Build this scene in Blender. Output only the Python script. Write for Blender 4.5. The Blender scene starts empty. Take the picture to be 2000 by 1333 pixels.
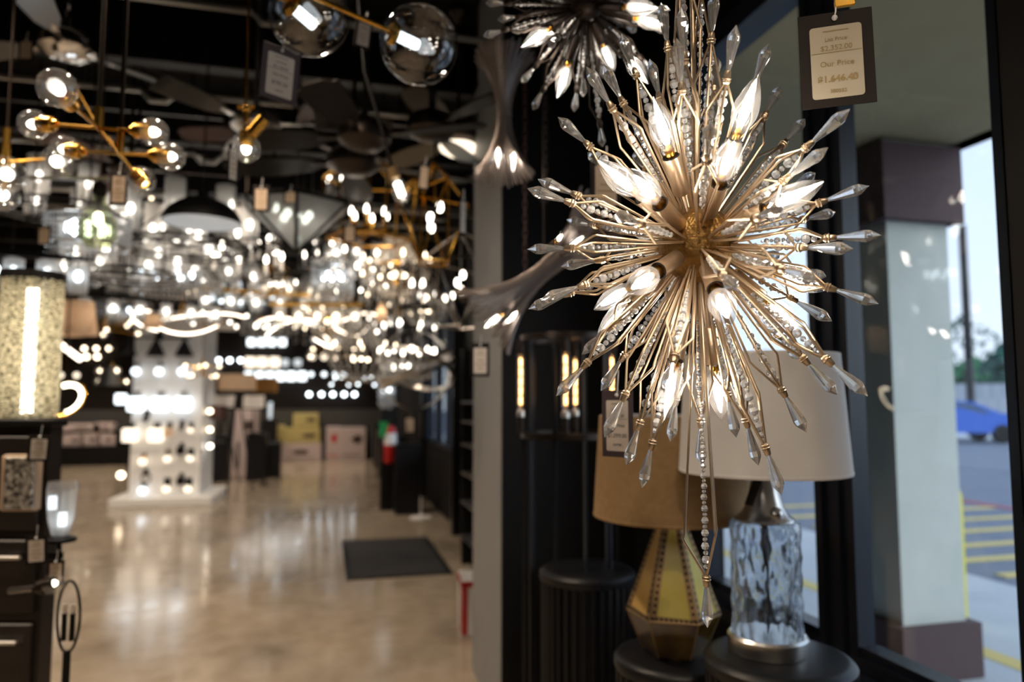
import bpy, math, random
from mathutils import Vector, Matrix, Quaternion
RND = random.Random(11)
SC = bpy.context.scene
COL = SC.collection
PI = math.pi

# ------------------------------------------------------------------ camera
FPX = 1400.0
CAM = Vector((0, 0, 1.45))
YAW = math.radians(14.6)
PIT = math.atan(113 / 1400)
FW = Vector((math.sin(YAW) * math.cos(PIT), math.cos(YAW) * math.cos(PIT), math.sin(PIT)))
RT = Vector((math.cos(YAW), -math.sin(YAW), 0))
UP = RT.cross(FW)

def ray(px, py): return FW + RT * ((px - 1000) / FPX) + UP * ((666.5 - py) / FPX)
def P(px, py, d): return CAM + ray(px, py) * d
def Pz(px, py, z):
    r = ray(px, py); return CAM + r * ((z - CAM.z) / r.z)
def Px(px, py, x):
    r = ray(px, py); return CAM + r * ((x - CAM.x) / r.x)
def Py(px, py, y):
    r = ray(px, py); return CAM + r * ((y - CAM.y) / r.y)

cd = bpy.data.cameras.new('camera'); cam = bpy.data.objects.new('camera', cd); COL.objects.link(cam)
cd.sensor_width = 36; cd.lens = 25.2; cd.clip_start = 0.05; cd.clip_end = 400
cam.matrix_world = Matrix(((RT.x, UP.x, -FW.x, CAM.x), (RT.y, UP.y, -FW.y, CAM.y), (RT.z, UP.z, -FW.z, CAM.z), (0, 0, 0, 1)))
cd.dof.use_dof = True; cd.dof.focus_distance = 1.03; cd.dof.aperture_fstop = 2.3
SC.camera = cam

# ------------------------------------------------------------------ materials
MATS = {}
def _new(name):
    m = bpy.data.materials.new(name); m.use_nodes = True; MATS[name] = m
    nt = m.node_tree; nt.nodes.clear()
    return m, nt, nt.nodes, nt.links
def _out(nt, sock):
    o = nt.nodes.new('ShaderNodeOutputMaterial'); nt.links.new(sock, o.inputs[0])

def pbr(name, col, rough=.5, metal=0, col2=None, scale=6, bump=0, bscale=60, spec=.5, rough2=None, tex='noise', stretch=None, coat=0, trans=0):
    m, nt, N, L = _new(name)
    b = N.new('ShaderNodeBsdfPrincipled')
    b.inputs['Base Color'].default_value = (*col, 1); b.inputs['Roughness'].default_value = rough
    b.inputs['Metallic'].default_value = metal; b.inputs['Specular IOR Level'].default_value = spec
    b.inputs['Coat Weight'].default_value = coat
    tc = N.new('ShaderNodeTexCoord'); src = tc.outputs['Object']
    if stretch:
        mp = N.new('ShaderNodeMapping'); mp.inputs['Scale'].default_value = stretch; L.new(src, mp.inputs[0]); src = mp.outputs[0]
    if col2 or rough2 is not None:
        n = N.new('ShaderNodeTexNoise'); n.inputs['Scale'].default_value = scale; n.inputs['Detail'].default_value = 6
        L.new(src, n.inputs['Vector'])
        r = N.new('ShaderNodeValToRGB'); r.color_ramp.elements[0].position = .35; r.color_ramp.elements[1].position = .65
        L.new(n.outputs['Fac'], r.inputs[0])
        if col2:
            r.color_ramp.elements[0].color = (*col, 1); r.color_ramp.elements[1].color = (*col2, 1)
            L.new(r.outputs[0], b.inputs['Base Color'])
        if rough2 is not None:
            mr = N.new('ShaderNodeMapRange'); mr.inputs[3].default_value = rough; mr.inputs[4].default_value = rough2
            L.new(n.outputs['Fac'], mr.inputs[0]); L.new(mr.outputs[0], b.inputs['Roughness'])
    if bump:
        if tex == 'weave':
            w = N.new('ShaderNodeTexWave'); w.inputs['Scale'].default_value = bscale; w.inputs['Distortion'].default_value = 1.5
            w.bands_direction = 'Z'
        elif tex == 'voronoi':
            w = N.new('ShaderNodeTexVoronoi'); w.inputs['Scale'].default_value = bscale
        else:
            w = N.new('ShaderNodeTexNoise'); w.inputs['Scale'].default_value = bscale; w.inputs['Detail'].default_value = 3
        L.new(src, w.inputs['Vector'])
        bp = N.new('ShaderNodeBump'); bp.inputs['Strength'].default_value = bump; bp.inputs['Distance'].default_value = .01
        L.new(w.outputs[0], bp.inputs['Height']); L.new(bp.outputs[0], b.inputs['Normal'])
    res = b.outputs[0]
    if trans:
        t = N.new('ShaderNodeBsdfTranslucent'); t.inputs[0].default_value = (*col, 1)
        mx = N.new('ShaderNodeMixShader'); mx.inputs[0].default_value = trans
        L.new(res, mx.inputs[1]); L.new(t.outputs[0], mx.inputs[2]); res = mx.outputs[0]
    _out(nt, res); return m

def emit(name, col, s):
    m, nt, N, L = _new(name)
    e = N.new('ShaderNodeEmission'); e.inputs[0].default_value = (*col, 1); e.inputs[1].default_value = s
    _out(nt, e.outputs[0]); return m

def thin_glass(name, tint=(1, 1, 1), ior=1.5, gain=1.0, bump=0, bscale=20, trl=0):
    """thin clear glass: lets light straight through, mirrors by Fresnel"""
    m, nt, N, L = _new(name)
    t = N.new('ShaderNodeBsdfTransparent'); t.inputs[0].default_value = (*tint, 1)
    g = N.new('ShaderNodeBsdfGlossy'); g.inputs['Roughness'].default_value = .0
    f = N.new('ShaderNodeLayerWeight'); f.inputs[0].default_value = .5      # Schlick reflectance, alike on both sides
    pw = N.new('ShaderNodeMath'); pw.operation = 'POWER'; pw.inputs[1].default_value = 5; L.new(f.outputs['Facing'], pw.inputs[0])
    f0 = ((ior - 1) / (ior + 1)) ** 2 * gain
    ml = N.new('ShaderNodeMath'); ml.operation = 'MULTIPLY_ADD'; ml.inputs[1].default_value = 1 - f0; ml.inputs[2].default_value = f0; ml.use_clamp = True
    L.new(pw.outputs[0], ml.inputs[0])
    mx = N.new('ShaderNodeMixShader'); L.new(ml.outputs[0], mx.inputs[0]); L.new(t.outputs[0], mx.inputs[1]); L.new(g.outputs[0], mx.inputs[2])
    if bump:
        n = N.new('ShaderNodeTexNoise'); n.inputs['Scale'].default_value = bscale
        tc = N.new('ShaderNodeTexCoord'); L.new(tc.outputs['Object'], n.inputs['Vector'])
        bp = N.new('ShaderNodeBump'); bp.inputs['Strength'].default_value = bump; bp.inputs['Distance'].default_value = .01
        L.new(n.outputs[0], bp.inputs['Height']); L.new(bp.outputs[0], g.inputs['Normal']); L.new(bp.outputs[0], f.inputs['Normal'])
    res = mx.outputs[0]
    if trl:
        d = N.new('ShaderNodeBsdfTranslucent'); d.inputs[0].default_value = (.9, .9, .9, 1)
        m2 = N.new('ShaderNodeMixShader'); m2.inputs[0].default_value = trl; L.new(res, m2.inputs[1]); L.new(d.outputs[0], m2.inputs[2]); res = m2.outputs[0]
    _out(nt, res); return m

def real_glass(name, col=(1, 1, 1), ior=1.5, rough=0.0, bump=0, bscale=14, bdist=.02, clear=0, milk=0):
    m, nt, N, L = _new(name)
    g = N.new('ShaderNodeBsdfGlass'); g.inputs[0].default_value = (*col, 1); g.inputs['IOR'].default_value = ior; g.inputs['Roughness'].default_value = rough
    if bump:
        n = N.new('ShaderNodeTexNoise'); n.inputs['Scale'].default_value = bscale; n.inputs['Detail'].default_value = 1
        tc = N.new('ShaderNodeTexCoord'); mp = N.new('ShaderNodeMapping'); mp.inputs['Scale'].default_value = (1, 1, .45)
        L.new(tc.outputs['Object'], mp.inputs[0]); L.new(mp.outputs[0], n.inputs['Vector'])
        bp = N.new('ShaderNodeBump'); bp.inputs['Strength'].default_value = bump; bp.inputs['Distance'].default_value = bdist
        L.new(n.outputs[0], bp.inputs['Height']); L.new(bp.outputs[0], g.inputs['Normal'])
    res = g.outputs[0]
    if clear:
        t = N.new('ShaderNodeBsdfTransparent'); mx = N.new('ShaderNodeMixShader'); mx.inputs[0].default_value = clear; L.new(res, mx.inputs[1]); L.new(t.outputs[0], mx.inputs[2]); res = mx.outputs[0]
    if milk:
        t = N.new('ShaderNodeBsdfDiffuse'); t.inputs[0].default_value = (1, 1, 1, 1); mx = N.new('ShaderNodeMixShader'); mx.inputs[0].default_value = milk; L.new(res, mx.inputs[1]); L.new(t.outputs[0], mx.inputs[2]); res = mx.outputs[0]
    _out(nt, res); return m

WARM, NEUT, COOL = (1, .80, .56), (1, .90, .76), (.86, .95, 1)
M = dict(
    champagne=pbr('champagne_metal', (.66, .51, .35), .34, .9, col2=(.72, .57, .40), scale=30),
    hubgold=pbr('hammered_gold', (.30, .17, .05), .42, .9, col2=(.42, .26, .09), scale=40, bump=.5, bscale=160),
    brass=pbr('brass', (.72, .40, .07), .27, 1),
    bronze=pbr('dark_bronze', (.045, .034, .028), .38, .8),
    darkwire=pbr('dark_wire', (.24, .20, .18), .4, .6),
    black=pbr('black_paint', (.007, .0065, .0065), .5, spec=.2),
    blackm=pbr('black_metal', (.014, .014, .016), .35, .4),
    frame=pbr('window_frame_black', (.010, .014, .024), .35, .1, spec=.35),
    frameb=pbr('door_frame_brown', (.012, .008, .006), .5),
    chrome=pbr('chrome', (.75, .75, .76), .08, 1),
    nickel=pbr('nickel', (.66, .64, .61), .3, 1),
    silver=pbr('silver_blade', (.17, .17, .17), .28, .75),
    white=pbr('white_paint', (.8, .8, .8), .45),
    mahog=pbr('mahogany_blade', (.07, .022, .012), .5, col2=(.05, .016, .01), scale=9),
    olive=pbr('olive_blade', (.07, .065, .025), .5),
    tan=pbr('tan_blade', (.11, .08, .04), .55),
    dkblade=pbr('dark_blade', (.010, .008, .006), .5, spec=.12),
    grblade=pbr('grey_blade', (.05, .047, .044), .28, .5),
    bulbglass=thin_glass('bulb_glass', (1, 1, 1), 1.5, 4, trl=.025),
    clear=thin_glass('clear_glass', (1, 1, 1), 1.5, 4.5),
    clearw=thin_glass('soft_clear_glass', (.95, .96, .97), 1.45, 2.2, trl=.26),
    green=thin_glass('green_glass', (.72, .76, .55), 1.5, 1.6, trl=.07),
    seeded=thin_glass('seeded_glass', (.30, .36, .35), 1.5, 2.5, bump=.6, bscale=40, trl=.42),
    window=thin_glass('window_glass', (.93, .96, .97), 1.5, 1.15),
    crys=thin_glass('small_crystal', (1, 1, 1), 1.9, 3.2, trl=.35),
    crysa=thin_glass('amber_crystal', (1, .88, .68), 1.9, 3.0, trl=.75),
    crystal=real_glass('cut_crystal', (1, 1, 1), 1.58, clear=.22, milk=.12), bead=real_glass('crystal_bead', (1, 1, 1), 1.6, clear=.15, milk=.32),
    wavy=real_glass('rippled_glass', (.96, .98, 1), 1.45, bump=1, bscale=26, bdist=.03, clear=.1),
    paper=pbr('tag_paper', (.55, .42, .31), .7),
    paper2=pbr('tag_paper_bright', (.70, .62, .54), .7),
    paper3=pbr('tag_paper_grey', (.46, .41, .31), .7),
    card=pbr('tag_card', (.014, .010, .008), .7, spec=.25),
    cardw=pbr('tag_card_plum', (.07, .05, .055), .6),
    ink=pbr('tag_ink', (.03, .02, .025), .7),
    inkf=pbr('tag_ink_faded', (.33, .24, .10), .7),
    linen=pbr('tan_burlap', (.40, .25, .115), .85, bump=.25, bscale=320, col2=(.46, .30, .145), scale=60, trans=.2),
    whitef=pbr('white_linen', (.90, .88, .86), .85, bump=.15, bscale=320, trans=.2),
    creamf=pbr('cream_shade', (.80, .66, .52), .85, trans=.65),
    amberf=pbr('amber_shade', (.42, .22, .06), .8, trans=.2),
    onyx=pbr('yellow_art_glass', (.78, .64, .14), .25, col2=(.86, .74, .22), scale=14, trans=.2),
    onyx2=pbr('orange_art_glass', (.74, .44, .13), .25, col2=(.76, .54, .20), scale=14, trans=.2),
    filig=pbr('filigree_brass', (.34, .22, .10), .45, .5),
    dkglass=pbr('dark_art_glass', (.035, .016, .006), .18, col2=(.10, .06, .01), scale=16),
    hole=pbr('filigree_hole', (.01, .006, .004), .8),
    stool=pbr('black_stool', (.007, .0068, .008), .42, spec=.4),
    red=pbr('red_paint', (.45, .01, .01), .35),
    greenp=pbr('green_card', (.01, .25, .06), .5),
    yellowp=pbr('yellow_paint', (.62, .55, .02), .6),
    boxy=pbr('cream_yellow_carton', (.50, .42, .17), .7),
    boxw=pbr('white_carton', (.55, .46, .46), .7),
    print=pbr('carton_print', (.05, .035, .03), .7),
    printr=pbr('carton_red_print', (.5, .02, .02), .7),
    goldmesh=None,
    bw=emit('bulb_warm', WARM, 8), bn=emit('bulb_neutral', NEUT, 9), bc=emit('bulb_cool', COOL, 9),
    hero=emit('filament_glow', (1, .88, .74), 70),
    glow=emit('glass_glow_cool', (.90, .97, 1), 3.0), gloww=emit('glass_glow_warm', (1, .84, .64), 2.2), column=emit('column_tube', (1, .92, .78), 13),
    glowm=emit('glass_glow_mild', (.9, .95, .97), .9),
    led=emit('led_strip', (1, .84, .68), 6), fila=emit('amber_filament', (1, .50, .17), 9),
    lediv=emit('led_ring', (1, .86, .62), 9),
)
# glittering woven mesh shade
m_, nt_, N_, L_ = _new('glitter_mesh')
b_ = N_.new('ShaderNodeBsdfPrincipled'); b_.inputs['Metallic'].default_value = .8; b_.inputs['Roughness'].default_value = .35
tc_ = N_.new('ShaderNodeTexCoord'); mp_ = N_.new('ShaderNodeMapping'); mp_.inputs['Scale'].default_value = (1, 1, 2.6); L_.new(tc_.outputs['Object'], mp_.inputs[0])
n_ = N_.new('ShaderNodeTexNoise'); n_.inputs['Scale'].default_value = 75; n_.inputs['Detail'].default_value = 2; L_.new(mp_.outputs[0], n_.inputs['Vector'])
r_ = N_.new('ShaderNodeValToRGB'); r_.color_ramp.elements[0].color = (.06, .05, .03, 1); r_.color_ramp.elements[1].color = (.85, .75, .50, 1)
r_.color_ramp.elements[0].position = .42; r_.color_ramp.elements[1].position = .58; L_.new(n_.outputs[0], r_.inputs[0]); L_.new(r_.outputs[0], b_.inputs['Base Color'])
t_ = N_.new('ShaderNodeBsdfTranslucent'); L_.new(r_.outputs[0], t_.inputs[0])
x_ = N_.new('ShaderNodeMixShader'); x_.inputs[0].default_value = .5; L_.new(b_.outputs[0], x_.inputs[1]); L_.new(t_.outputs[0], x_.inputs[2])
y_ = N_.new('ShaderNodeMixShader'); v_ = N_.new('ShaderNodeMapRange'); v_.inputs[1].default_value = .42; v_.inputs[2].default_value = .50; v_.inputs[3].default_value = .6; v_.inputs[4].default_value = .05; L_.new(n_.outputs[0], v_.inputs[0]); L_.new(v_.outputs[0], y_.inputs[0]); g_ = N_.new('ShaderNodeBsdfTransparent'); L_.new(x_.outputs[0], y_.inputs[1]); L_.new(g_.outputs[0], y_.inputs[2])
_out(nt_, y_.outputs[0]); M['goldmesh'] = m_

# ------------------------------------------------------------------ mesh builder
class MB:
    def __init__(s, T=None): s.v = []; s.f = []; s.m = []; s.T = T
    def add(s, vs, fs, mi=0, T=None):
        b = len(s.v); T = T if T is not None else s.T
        s.v += [tuple(T @ Vector(v)) for v in vs] if T is not None else [tuple(v) for v in vs]
        s.f += [tuple(i + b for i in f) for f in fs]; s.m += [mi] * len(fs)
    def box(s, c, d, mi=0, rz=0, T=None):
        x, y, z = d[0] / 2, d[1] / 2, d[2] / 2; co, si = math.cos(rz), math.sin(rz)
        vs = [(c[0] + a * co - b * si, c[1] + a * si + b * co, c[2] + e) for e in (-z, z) for a, b in ((-x, -y), (x, -y), (x, y), (-x, y))]
        s.add(vs, [(3, 2, 1, 0), (4, 5, 6, 7), (0, 1, 5, 4), (1, 2, 6, 5), (2, 3, 7, 6), (3, 0, 4, 7)], mi, T)
    def bevbox(s, c, d, b=.005, mi=0):
        x, y, z = d[0] / 2, d[1] / 2, d[2] / 2
        rows = [(-z, x - b, y - b), (-z + b, x, y), (z - b, x, y), (z, x - b, y - b)]
        vs = []
        for (zz, xx, yy) in rows:
            k = b * .7
            vs += [(c[0] + p, c[1] + q, c[2] + zz) for p, q in ((-xx + k, -yy), (xx - k, -yy), (xx, -yy + k), (xx, yy - k), (xx - k, yy), (-xx + k, yy), (-xx, yy - k), (-xx, -yy + k))]
        fs = [tuple(range(7, -1, -1)), tuple(range(24, 32))]
        for r in range(3):
            for i in range(8):
                j = (i + 1) % 8; fs.append((r * 8 + i, r * 8 + j, r * 8 + 8 + j, r * 8 + 8 + i))
        s.add(vs, fs, mi)
    def tube(s, pts, r, n=6, mi=0, closed=False, caps=True, T=None):
        pts = [Vector(p) for p in pts]; k = len(pts)
        rs = r if isinstance(r, (list, tuple)) else [r] * k
        vs = []; nrm = None
        for i, p in enumerate(pts):
            if closed: t = pts[(i + 1) % k] - pts[i - 1]
            else: t = pts[min(i + 1, k - 1)] - pts[max(i - 1, 0)]
            t.normalize()
            if nrm is None:
                a = Vector((0, 0, 1)) if abs(t.z) < .9 else Vector((1, 0, 0)); nrm = t.cross(a).normalized()
            nrm = (nrm - t * nrm.dot(t)).normalized(); bi = t.cross(nrm)
            for j in range(n):
                a = 2 * PI * j / n; vs.append(p + (nrm * math.cos(a) + bi * math.sin(a)) * rs[i])
        fs = []
        for i in range(k if closed else k - 1):
            for j in range(n):
                a, b = i * n, ((i + 1) % k) * n; fs.append((a + j, a + (j + 1) % n, b + (j + 1) % n, b + j))
        if caps and not closed: fs += [tuple(range(n - 1, -1, -1)), tuple((k - 1) * n + j for j in range(n))]
        s.add(vs, fs, mi, T)
    def cyl(s, a, b, r, n=10, mi=0, r2=None, T=None): s.tube([a, b], [r, r if r2 is None else r2], n, mi, T=T)
    def lathe(s, prof, n=24, mi=0, c=(0, 0, 0), T=None, cap0=False, cap1=False, mis=None):
        vs = []
        for (r, z) in prof:
            for j in range(n):
                a = 2 * PI * j / n; vs.append((c[0] + r * math.cos(a), c[1] + r * math.sin(a), c[2] + z))
        for i in range(len(prof) - 1):
            fs = [(i * n + j, i * n + (j + 1) % n, (i + 1) * n + (j + 1) % n, (i + 1) * n + j) for j in range(n)]
            if i == 0: b = len(s.v); s.add(vs, [], 0, T)
            s.f += [tuple(q + b for q in f) for f in fs]; s.m += [mis[i] if mis else mi] * n
        k = len(prof)
        if cap0: s.f.append(tuple(b + j for j in range(n - 1, -1, -1))); s.m.append(mi)
        if cap1: s.f.append(tuple(b + (k - 1) * n + j for j in range(n))); s.m.append(mi)
    def ball(s, c, r, n=8, k=5, mi=0, sz=1.0, T=None):
        prof = [(max(r * math.sin(PI * i / k), 1e-5), -r * sz * math.cos(PI * i / k)) for i in range(k + 1)]
        s.lathe(prof, n, mi, c, T)
    def torus(s, c, R, r, n=32, k=6, mi=0, T=None, sz=1, a0=0, a1=2 * PI):
        full = abs(a1 - a0 - 2 * PI) < 1e-6
        m = n if full else n + 1
        pts = [(c[0] + R * math.cos(a0 + (a1 - a0) * i / n), c[1] + R * math.sin(a0 + (a1 - a0) * i / n), c[2]) for i in range(m)]
        s.tube(pts, r, k, mi, closed=full, T=T)
    def prism(s, poly, z0, z1, mi=0, T=None):
        n = len(poly)
        vs = [(x, y, z0) for x, y in poly] + [(x, y, z1) for x, y in poly]
        s.add(vs, [tuple(range(n - 1, -1, -1)), tuple(range(n, 2 * n))] + [(i, (i + 1) % n, n + (i + 1) % n, n + i) for i in range(n)], mi, T)
    def gem(s, a, b, r, n=6, w=.68, mi=0, T=None):
        """elongated cut crystal drop from a to b, widest at share w"""
        a, b = Vector(a), Vector(b); pts = [a, a + (b - a) * .12, a + (b - a) * w, a + (b - a) * (w + .1), b]
        s.tube(pts, [r * .25, r * .38, r, r * .92, r * .02], n, mi, T=T)
    def mesh(s, name, mats, smooth=True, angle=.7):
        me = bpy.data.meshes.new(name); me.from_pydata(s.v, [], s.f)
        for m in mats: me.materials.append(m)
        me.polygons.foreach_set('material_index', s.m); me.update()
        if smooth:
            me.shade_smooth(); me.set_sharp_from_angle(angle=angle)
        return me
    def build(s, name, mats, parent=None, loc=None, rot=None, smooth=True, angle=.7):
        if not isinstance(mats, (list, tuple)): mats = [mats]
        mats = [M[x] if isinstance(x, str) else x for x in mats]
        o = bpy.data.objects.new(name, s.mesh(name, mats, smooth, angle)); COL.objects.link(o)
        if parent is not None: o.parent = parent
        if loc is not None: o.location = loc
        if rot is not None: o.rotation_mode = 'QUATERNION'; o.rotation_quaternion = rot
        return o

def tag(o, label=None, cat=None, group=None, kind=None):
    if label: o['label'] = label
    if cat: o['category'] = cat
    if group: o['group'] = group
    if kind: o['kind'] = kind
    return o
def struct(o): o['kind'] = 'structure'; return o
def E(name, loc, label, cat, group=None, rz=0):
    o = bpy.data.objects.new(name, None); COL.objects.link(o); o.location = loc; o.rotation_euler = (0, 0, rz)
    o.empty_display_size = .05
    return tag(o, label, cat, group)
def inst(name, me, parent=None, loc=(0, 0, 0), rot=None, rz=None, sc=None):
    o = bpy.data.objects.new(name, me); COL.objects.link(o); o.parent = parent; o.location = loc
    if rot is not None: o.rotation_mode = 'QUATERNION'; o.rotation_quaternion = rot
    if rz is not None: o.rotation_euler = (0, 0, rz)
    if sc is not None: o.scale = (sc, sc, sc) if not isinstance(sc, tuple) else sc
    return o
def copy_tree(o, parent=None, skip=()):
    c = o.copy(); COL.objects.link(c); c.parent = parent
    for ch in list(o.children):
        if ch.name.split('.')[0] not in skip: copy_tree(ch, c)
    return c
def zq(d): return Vector(d).to_track_quat('Z', 'Y')
def pol(a, r, z=0): return (r * math.cos(a), r * math.sin(a), z)
def basis(px, py, d, tilt=0, roll=0, turn=0):
    """rotation whose local X is to the camera's right, Y away, Z up, turned by TURN about Z"""
    return Matrix.Rotation(-YAW + turn, 4, 'Z') @ Matrix.Rotation(tilt, 4, 'X') @ Matrix.Rotation(roll, 4, 'Y')
CEIL = 3.7
# ================================================================== SETTING
XW, XO = 1.46, 1.56
YB = 18.2
def sbox(name, x0, x1, y0, y1, z0, z1, m):
    b = MB(); b.box(((x0 + x1) / 2, (y0 + y1) / 2, (z0 + z1) / 2), (x1 - x0, y1 - y0, z1 - z0)); return struct(b.build(name, m, smooth=False))
# polished concrete
fm, nt, N, L = _new('polished_concrete')
b = N.new('ShaderNodeBsdfPrincipled'); b.inputs['Specular IOR Level'].default_value = .6
tc = N.new('ShaderNodeTexCoord')
n1 = N.new('ShaderNodeTexNoise'); n1.inputs['Scale'].default_value = .9; n1.inputs['Detail'].default_value = 5; L.new(tc.outputs['Object'], n1.inputs['Vector'])
n2 = N.new('ShaderNodeTexNoise'); n2.inputs['Scale'].default_value = 7; n2.inputs['Detail'].default_value = 8; L.new(tc.outputs['Object'], n2.inputs['Vector'])
r1 = N.new('ShaderNodeValToRGB'); r1.color_ramp.elements[0].color = (.27, .215, .155, 1); r1.color_ramp.elements[1].color = (.44, .37, .29, 1)
r1.color_ramp.elements[0].position = .3; r1.color_ramp.elements[1].position = .7
ad = N.new('ShaderNodeMath'); ad.operation = 'MULTIPLY_ADD'; ad.inputs[1].default_value = .45; L.new(n2.outputs[0], ad.inputs[0])
m5 = N.new('ShaderNodeMath'); m5.operation = 'MULTIPLY'; m5.inputs[1].default_value = .55; L.new(n1.outputs[0], m5.inputs[0]); L.new(m5.outputs[0], ad.inputs[2])
L.new(ad.outputs[0], r1.inputs[0]); L.new(r1.outputs[0], b.inputs['Base Color'])
mr = N.new('ShaderNodeMapRange'); mr.inputs[1].default_value = .35; mr.inputs[2].default_value = .65; mr.inputs[3].default_value = .10; mr.inputs[4].default_value = .19
L.new(n2.outputs[0], mr.inputs[0]); L.new(mr.outputs[0], b.inputs['Roughness'])
_out(nt, b.outputs[0])
M['floor'] = fm
M['wallblk'] = pbr('black_wall', (.013, .010, .009), .8, spec=.15)
M['wallgrey'] = pbr('charcoal_wall', (.05, .05, .047), .8)
M['greypanel'] = pbr('grey_panel', (.28, .285, .285), .55, col2=(.31, .31, .31), scale=3)
M['stucco'] = pbr('pale_stucco', (.60, .62, .57), .9, bump=.35, bscale=90, col2=(.55, .58, .53), scale=4)
M['soffit'] = pbr('olive_stucco', (.50, .41, .235), .9, bump=.3, bscale=70, col2=(.46, .37, .21), scale=3)
M['brownst'] = pbr('brown_stucco', (.085, .05, .052), .8, bump=.3, bscale=80)
M['walk'] = pbr('concrete_walk', (.50, .52, .53), .85, col2=(.44, .46, .48), scale=2)
M['asph'] = pbr('asphalt', (.13, .15, .19), .8, col2=(.16, .18, .22), scale=3)  # blue of the reflected sky is mixed into the asphalt colour
M['yline'] = pbr('road_yellow', (.60, .47, .16), .8)
M['rline'] = pbr('road_red', (.45, .06, .08), .8)

sbox('floor', -12.2, XO, -4, YB + .2, -.15, 0, 'floor')
sbox('ceiling', -12.2, XO, -4, YB + .2, CEIL, CEIL + .15, 'black')
sbox('wall_back', -12.2, XO, YB, YB + .2, 0, CEIL, 'wallblk')
sbox('trim_1', -7.5, XW, YB - .05, YB, 0, 1.2, 'wallgrey')
sbox('wall_left', -12.3, -12.1, -4, YB + .2, 0, CEIL, 'wallblk')
sbox('wall_front', -12.2, XO, -4.2, -4, 0, CEIL, 'wallblk')
ZS, ZH = .70, 2.86
# right wall pieces around the two near windows and the aisle window
for i, (y0, y1, z0, z1, m) in enumerate([(-4, 1.24, 0, CEIL, 'frameb'), (1.24, 2.62, 0, ZS, 'black'), (1.24, 2.62, ZH, CEIL, 'black'),
                                         (2.62, 7.75, 0, CEIL, 'black'), (7.75, 10.6, 0, .82, 'wallblk'), (7.75, 10.6, 2.86, CEIL, 'wallblk'), (10.6, YB, 0, CEIL, 'wallblk')]):
    sbox('wall_right', XW, XO, y0, y1, z0, z1, m)
# post between the panes, stepped like the aluminium storefront section
b = MB()
b.box((1.482, 1.815, (ZS + ZH) / 2), (.056, .13, ZH - ZS)); b.box((1.452, 1.825, (ZS + ZH) / 2), (.02, .06, ZH - ZS)); b.box((1.448, 1.868, (ZS + ZH) / 2), (.04, .03, ZH - ZS))
struct(b.build('trim_2', 'frame', smooth=False))
for i, (y0, y1) in enumerate([(1.24, 1.75), (1.88, 2.62)]):
    b = MB(); ym = (y0 + y1) / 2; w = y1 - y0
    b.box((1.49, ym, ZS + .03), (.06, w, .06)); b.box((1.43, ym, ZS - .02), (.07, w, .04)); b.box((1.455, ym, ZS + .02), (.03, w, .035))
    b.box((1.50, ym, ZH - .03), (.10, w, .06)); b.box((1.42, ym, ZH - .05), (.05, w, .08))
    if i: b.box((1.49, y1 - .02, (ZS + ZH) / 2), (.06, .04, ZH - ZS))
    else: b.box((1.49, y0 + .01, (ZS + ZH) / 2), (.06, .03, ZH - ZS))
    w_ = struct(b.build('window_%d' % (i + 1), 'frame', smooth=False))
    g = MB(); g.box((1.49, ym, (ZS + ZH) / 2), (.006, w + .02, ZH - ZS - .1)); g.build('pane', 'window', w_, smooth=False)
# aisle window
b = MB()
for yy in (7.78, 8.8, 9.7, 10.57): b.box((1.50, yy, 1.84), (.10, .07, 2.04))
b.box((1.50, 9.17, .85), (.12, 2.85, .06)); b.box((1.50, 9.17, 2.83), (.12, 2.85, .06)); b.box((1.50, 9.17, 2.0), (.06, 2.85, .05))
w_ = struct(b.build('window_3', 'frame', smooth=False))
g = MB(); g.box((1.53, 9.17, 1.84), (.006, 2.8, 1.96)); g.build('pane', 'window', w_, smooth=False)
b = MB(); b.box((1.40, 7.72, 1.6), (.12, .08, 3.2)); b.box((1.43, 10.75, 1.6), (.06, .14, 3.2)); struct(b.build('trim_3', 'blackm', smooth=False))
# wall stub beside the chandeliers: grey aisle side, black face
b = MB(); b.box((1.135, 3.58, CEIL / 2), (.65, .60, CEIL), 0)
o = b.build('wall_partition', ['black', 'greypanel'], smooth=False); struct(o)
o.data.polygons[5].material_index = 1
b = MB()
b.box((.802, 3.58, 1.6), (.012, .64, 3.2)); struct(b.build('trim_4', 'greypanel', smooth=False))
b = MB(); b.box((1.13, 3.268, 1.6), (.66, .024, 3.2)); struct(b.build('trim_5', 'black', smooth=False))
# ceiling joists and conduits (run across the aisle)
for i in range(12):
    y = 1.6 + i * 1.35
    sbox('ceiling_joist', -12, 1.4, y - .05, y + .05, CEIL - .36, CEIL, 'black')
M['conduit'] = pbr('galvanised_conduit', (.35, .35, .34), .35, .9)
for i, (y, z, x0, x1) in enumerate([(4.15, 3.12, -4, 1.3), (4.95, 3.05, -7, 1.3), (5.8, 2.98, -7, 1.3), (3.5, 3.3, -5, 1.0), (6.8, 3.1, -8, 1.3)]):
    b = MB(); pts = [(x0, y, z)]; k = int((x1 - x0) / .8)
    for j in range(k):
        x = x0 + (j + .5) * (x1 - x0) / k; pts += [(x - .09, y, z), (x - .04, y, z - .05), (x + .04, y, z - .05), (x + .09, y, z)] if j % 2 else [(x, y, z)]
    pts.append((x1, y, z)); b.tube(pts, .018, 8)
    for j in range(k + 1):
        x = x0 + j * (x1 - x0) / k; b.box((x, y, (z + CEIL) / 2), (.015, .015, CEIL - z), 1)
    o = b.build('trim_%d' % (6 + i), ['conduit', 'black']); struct(o)

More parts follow.
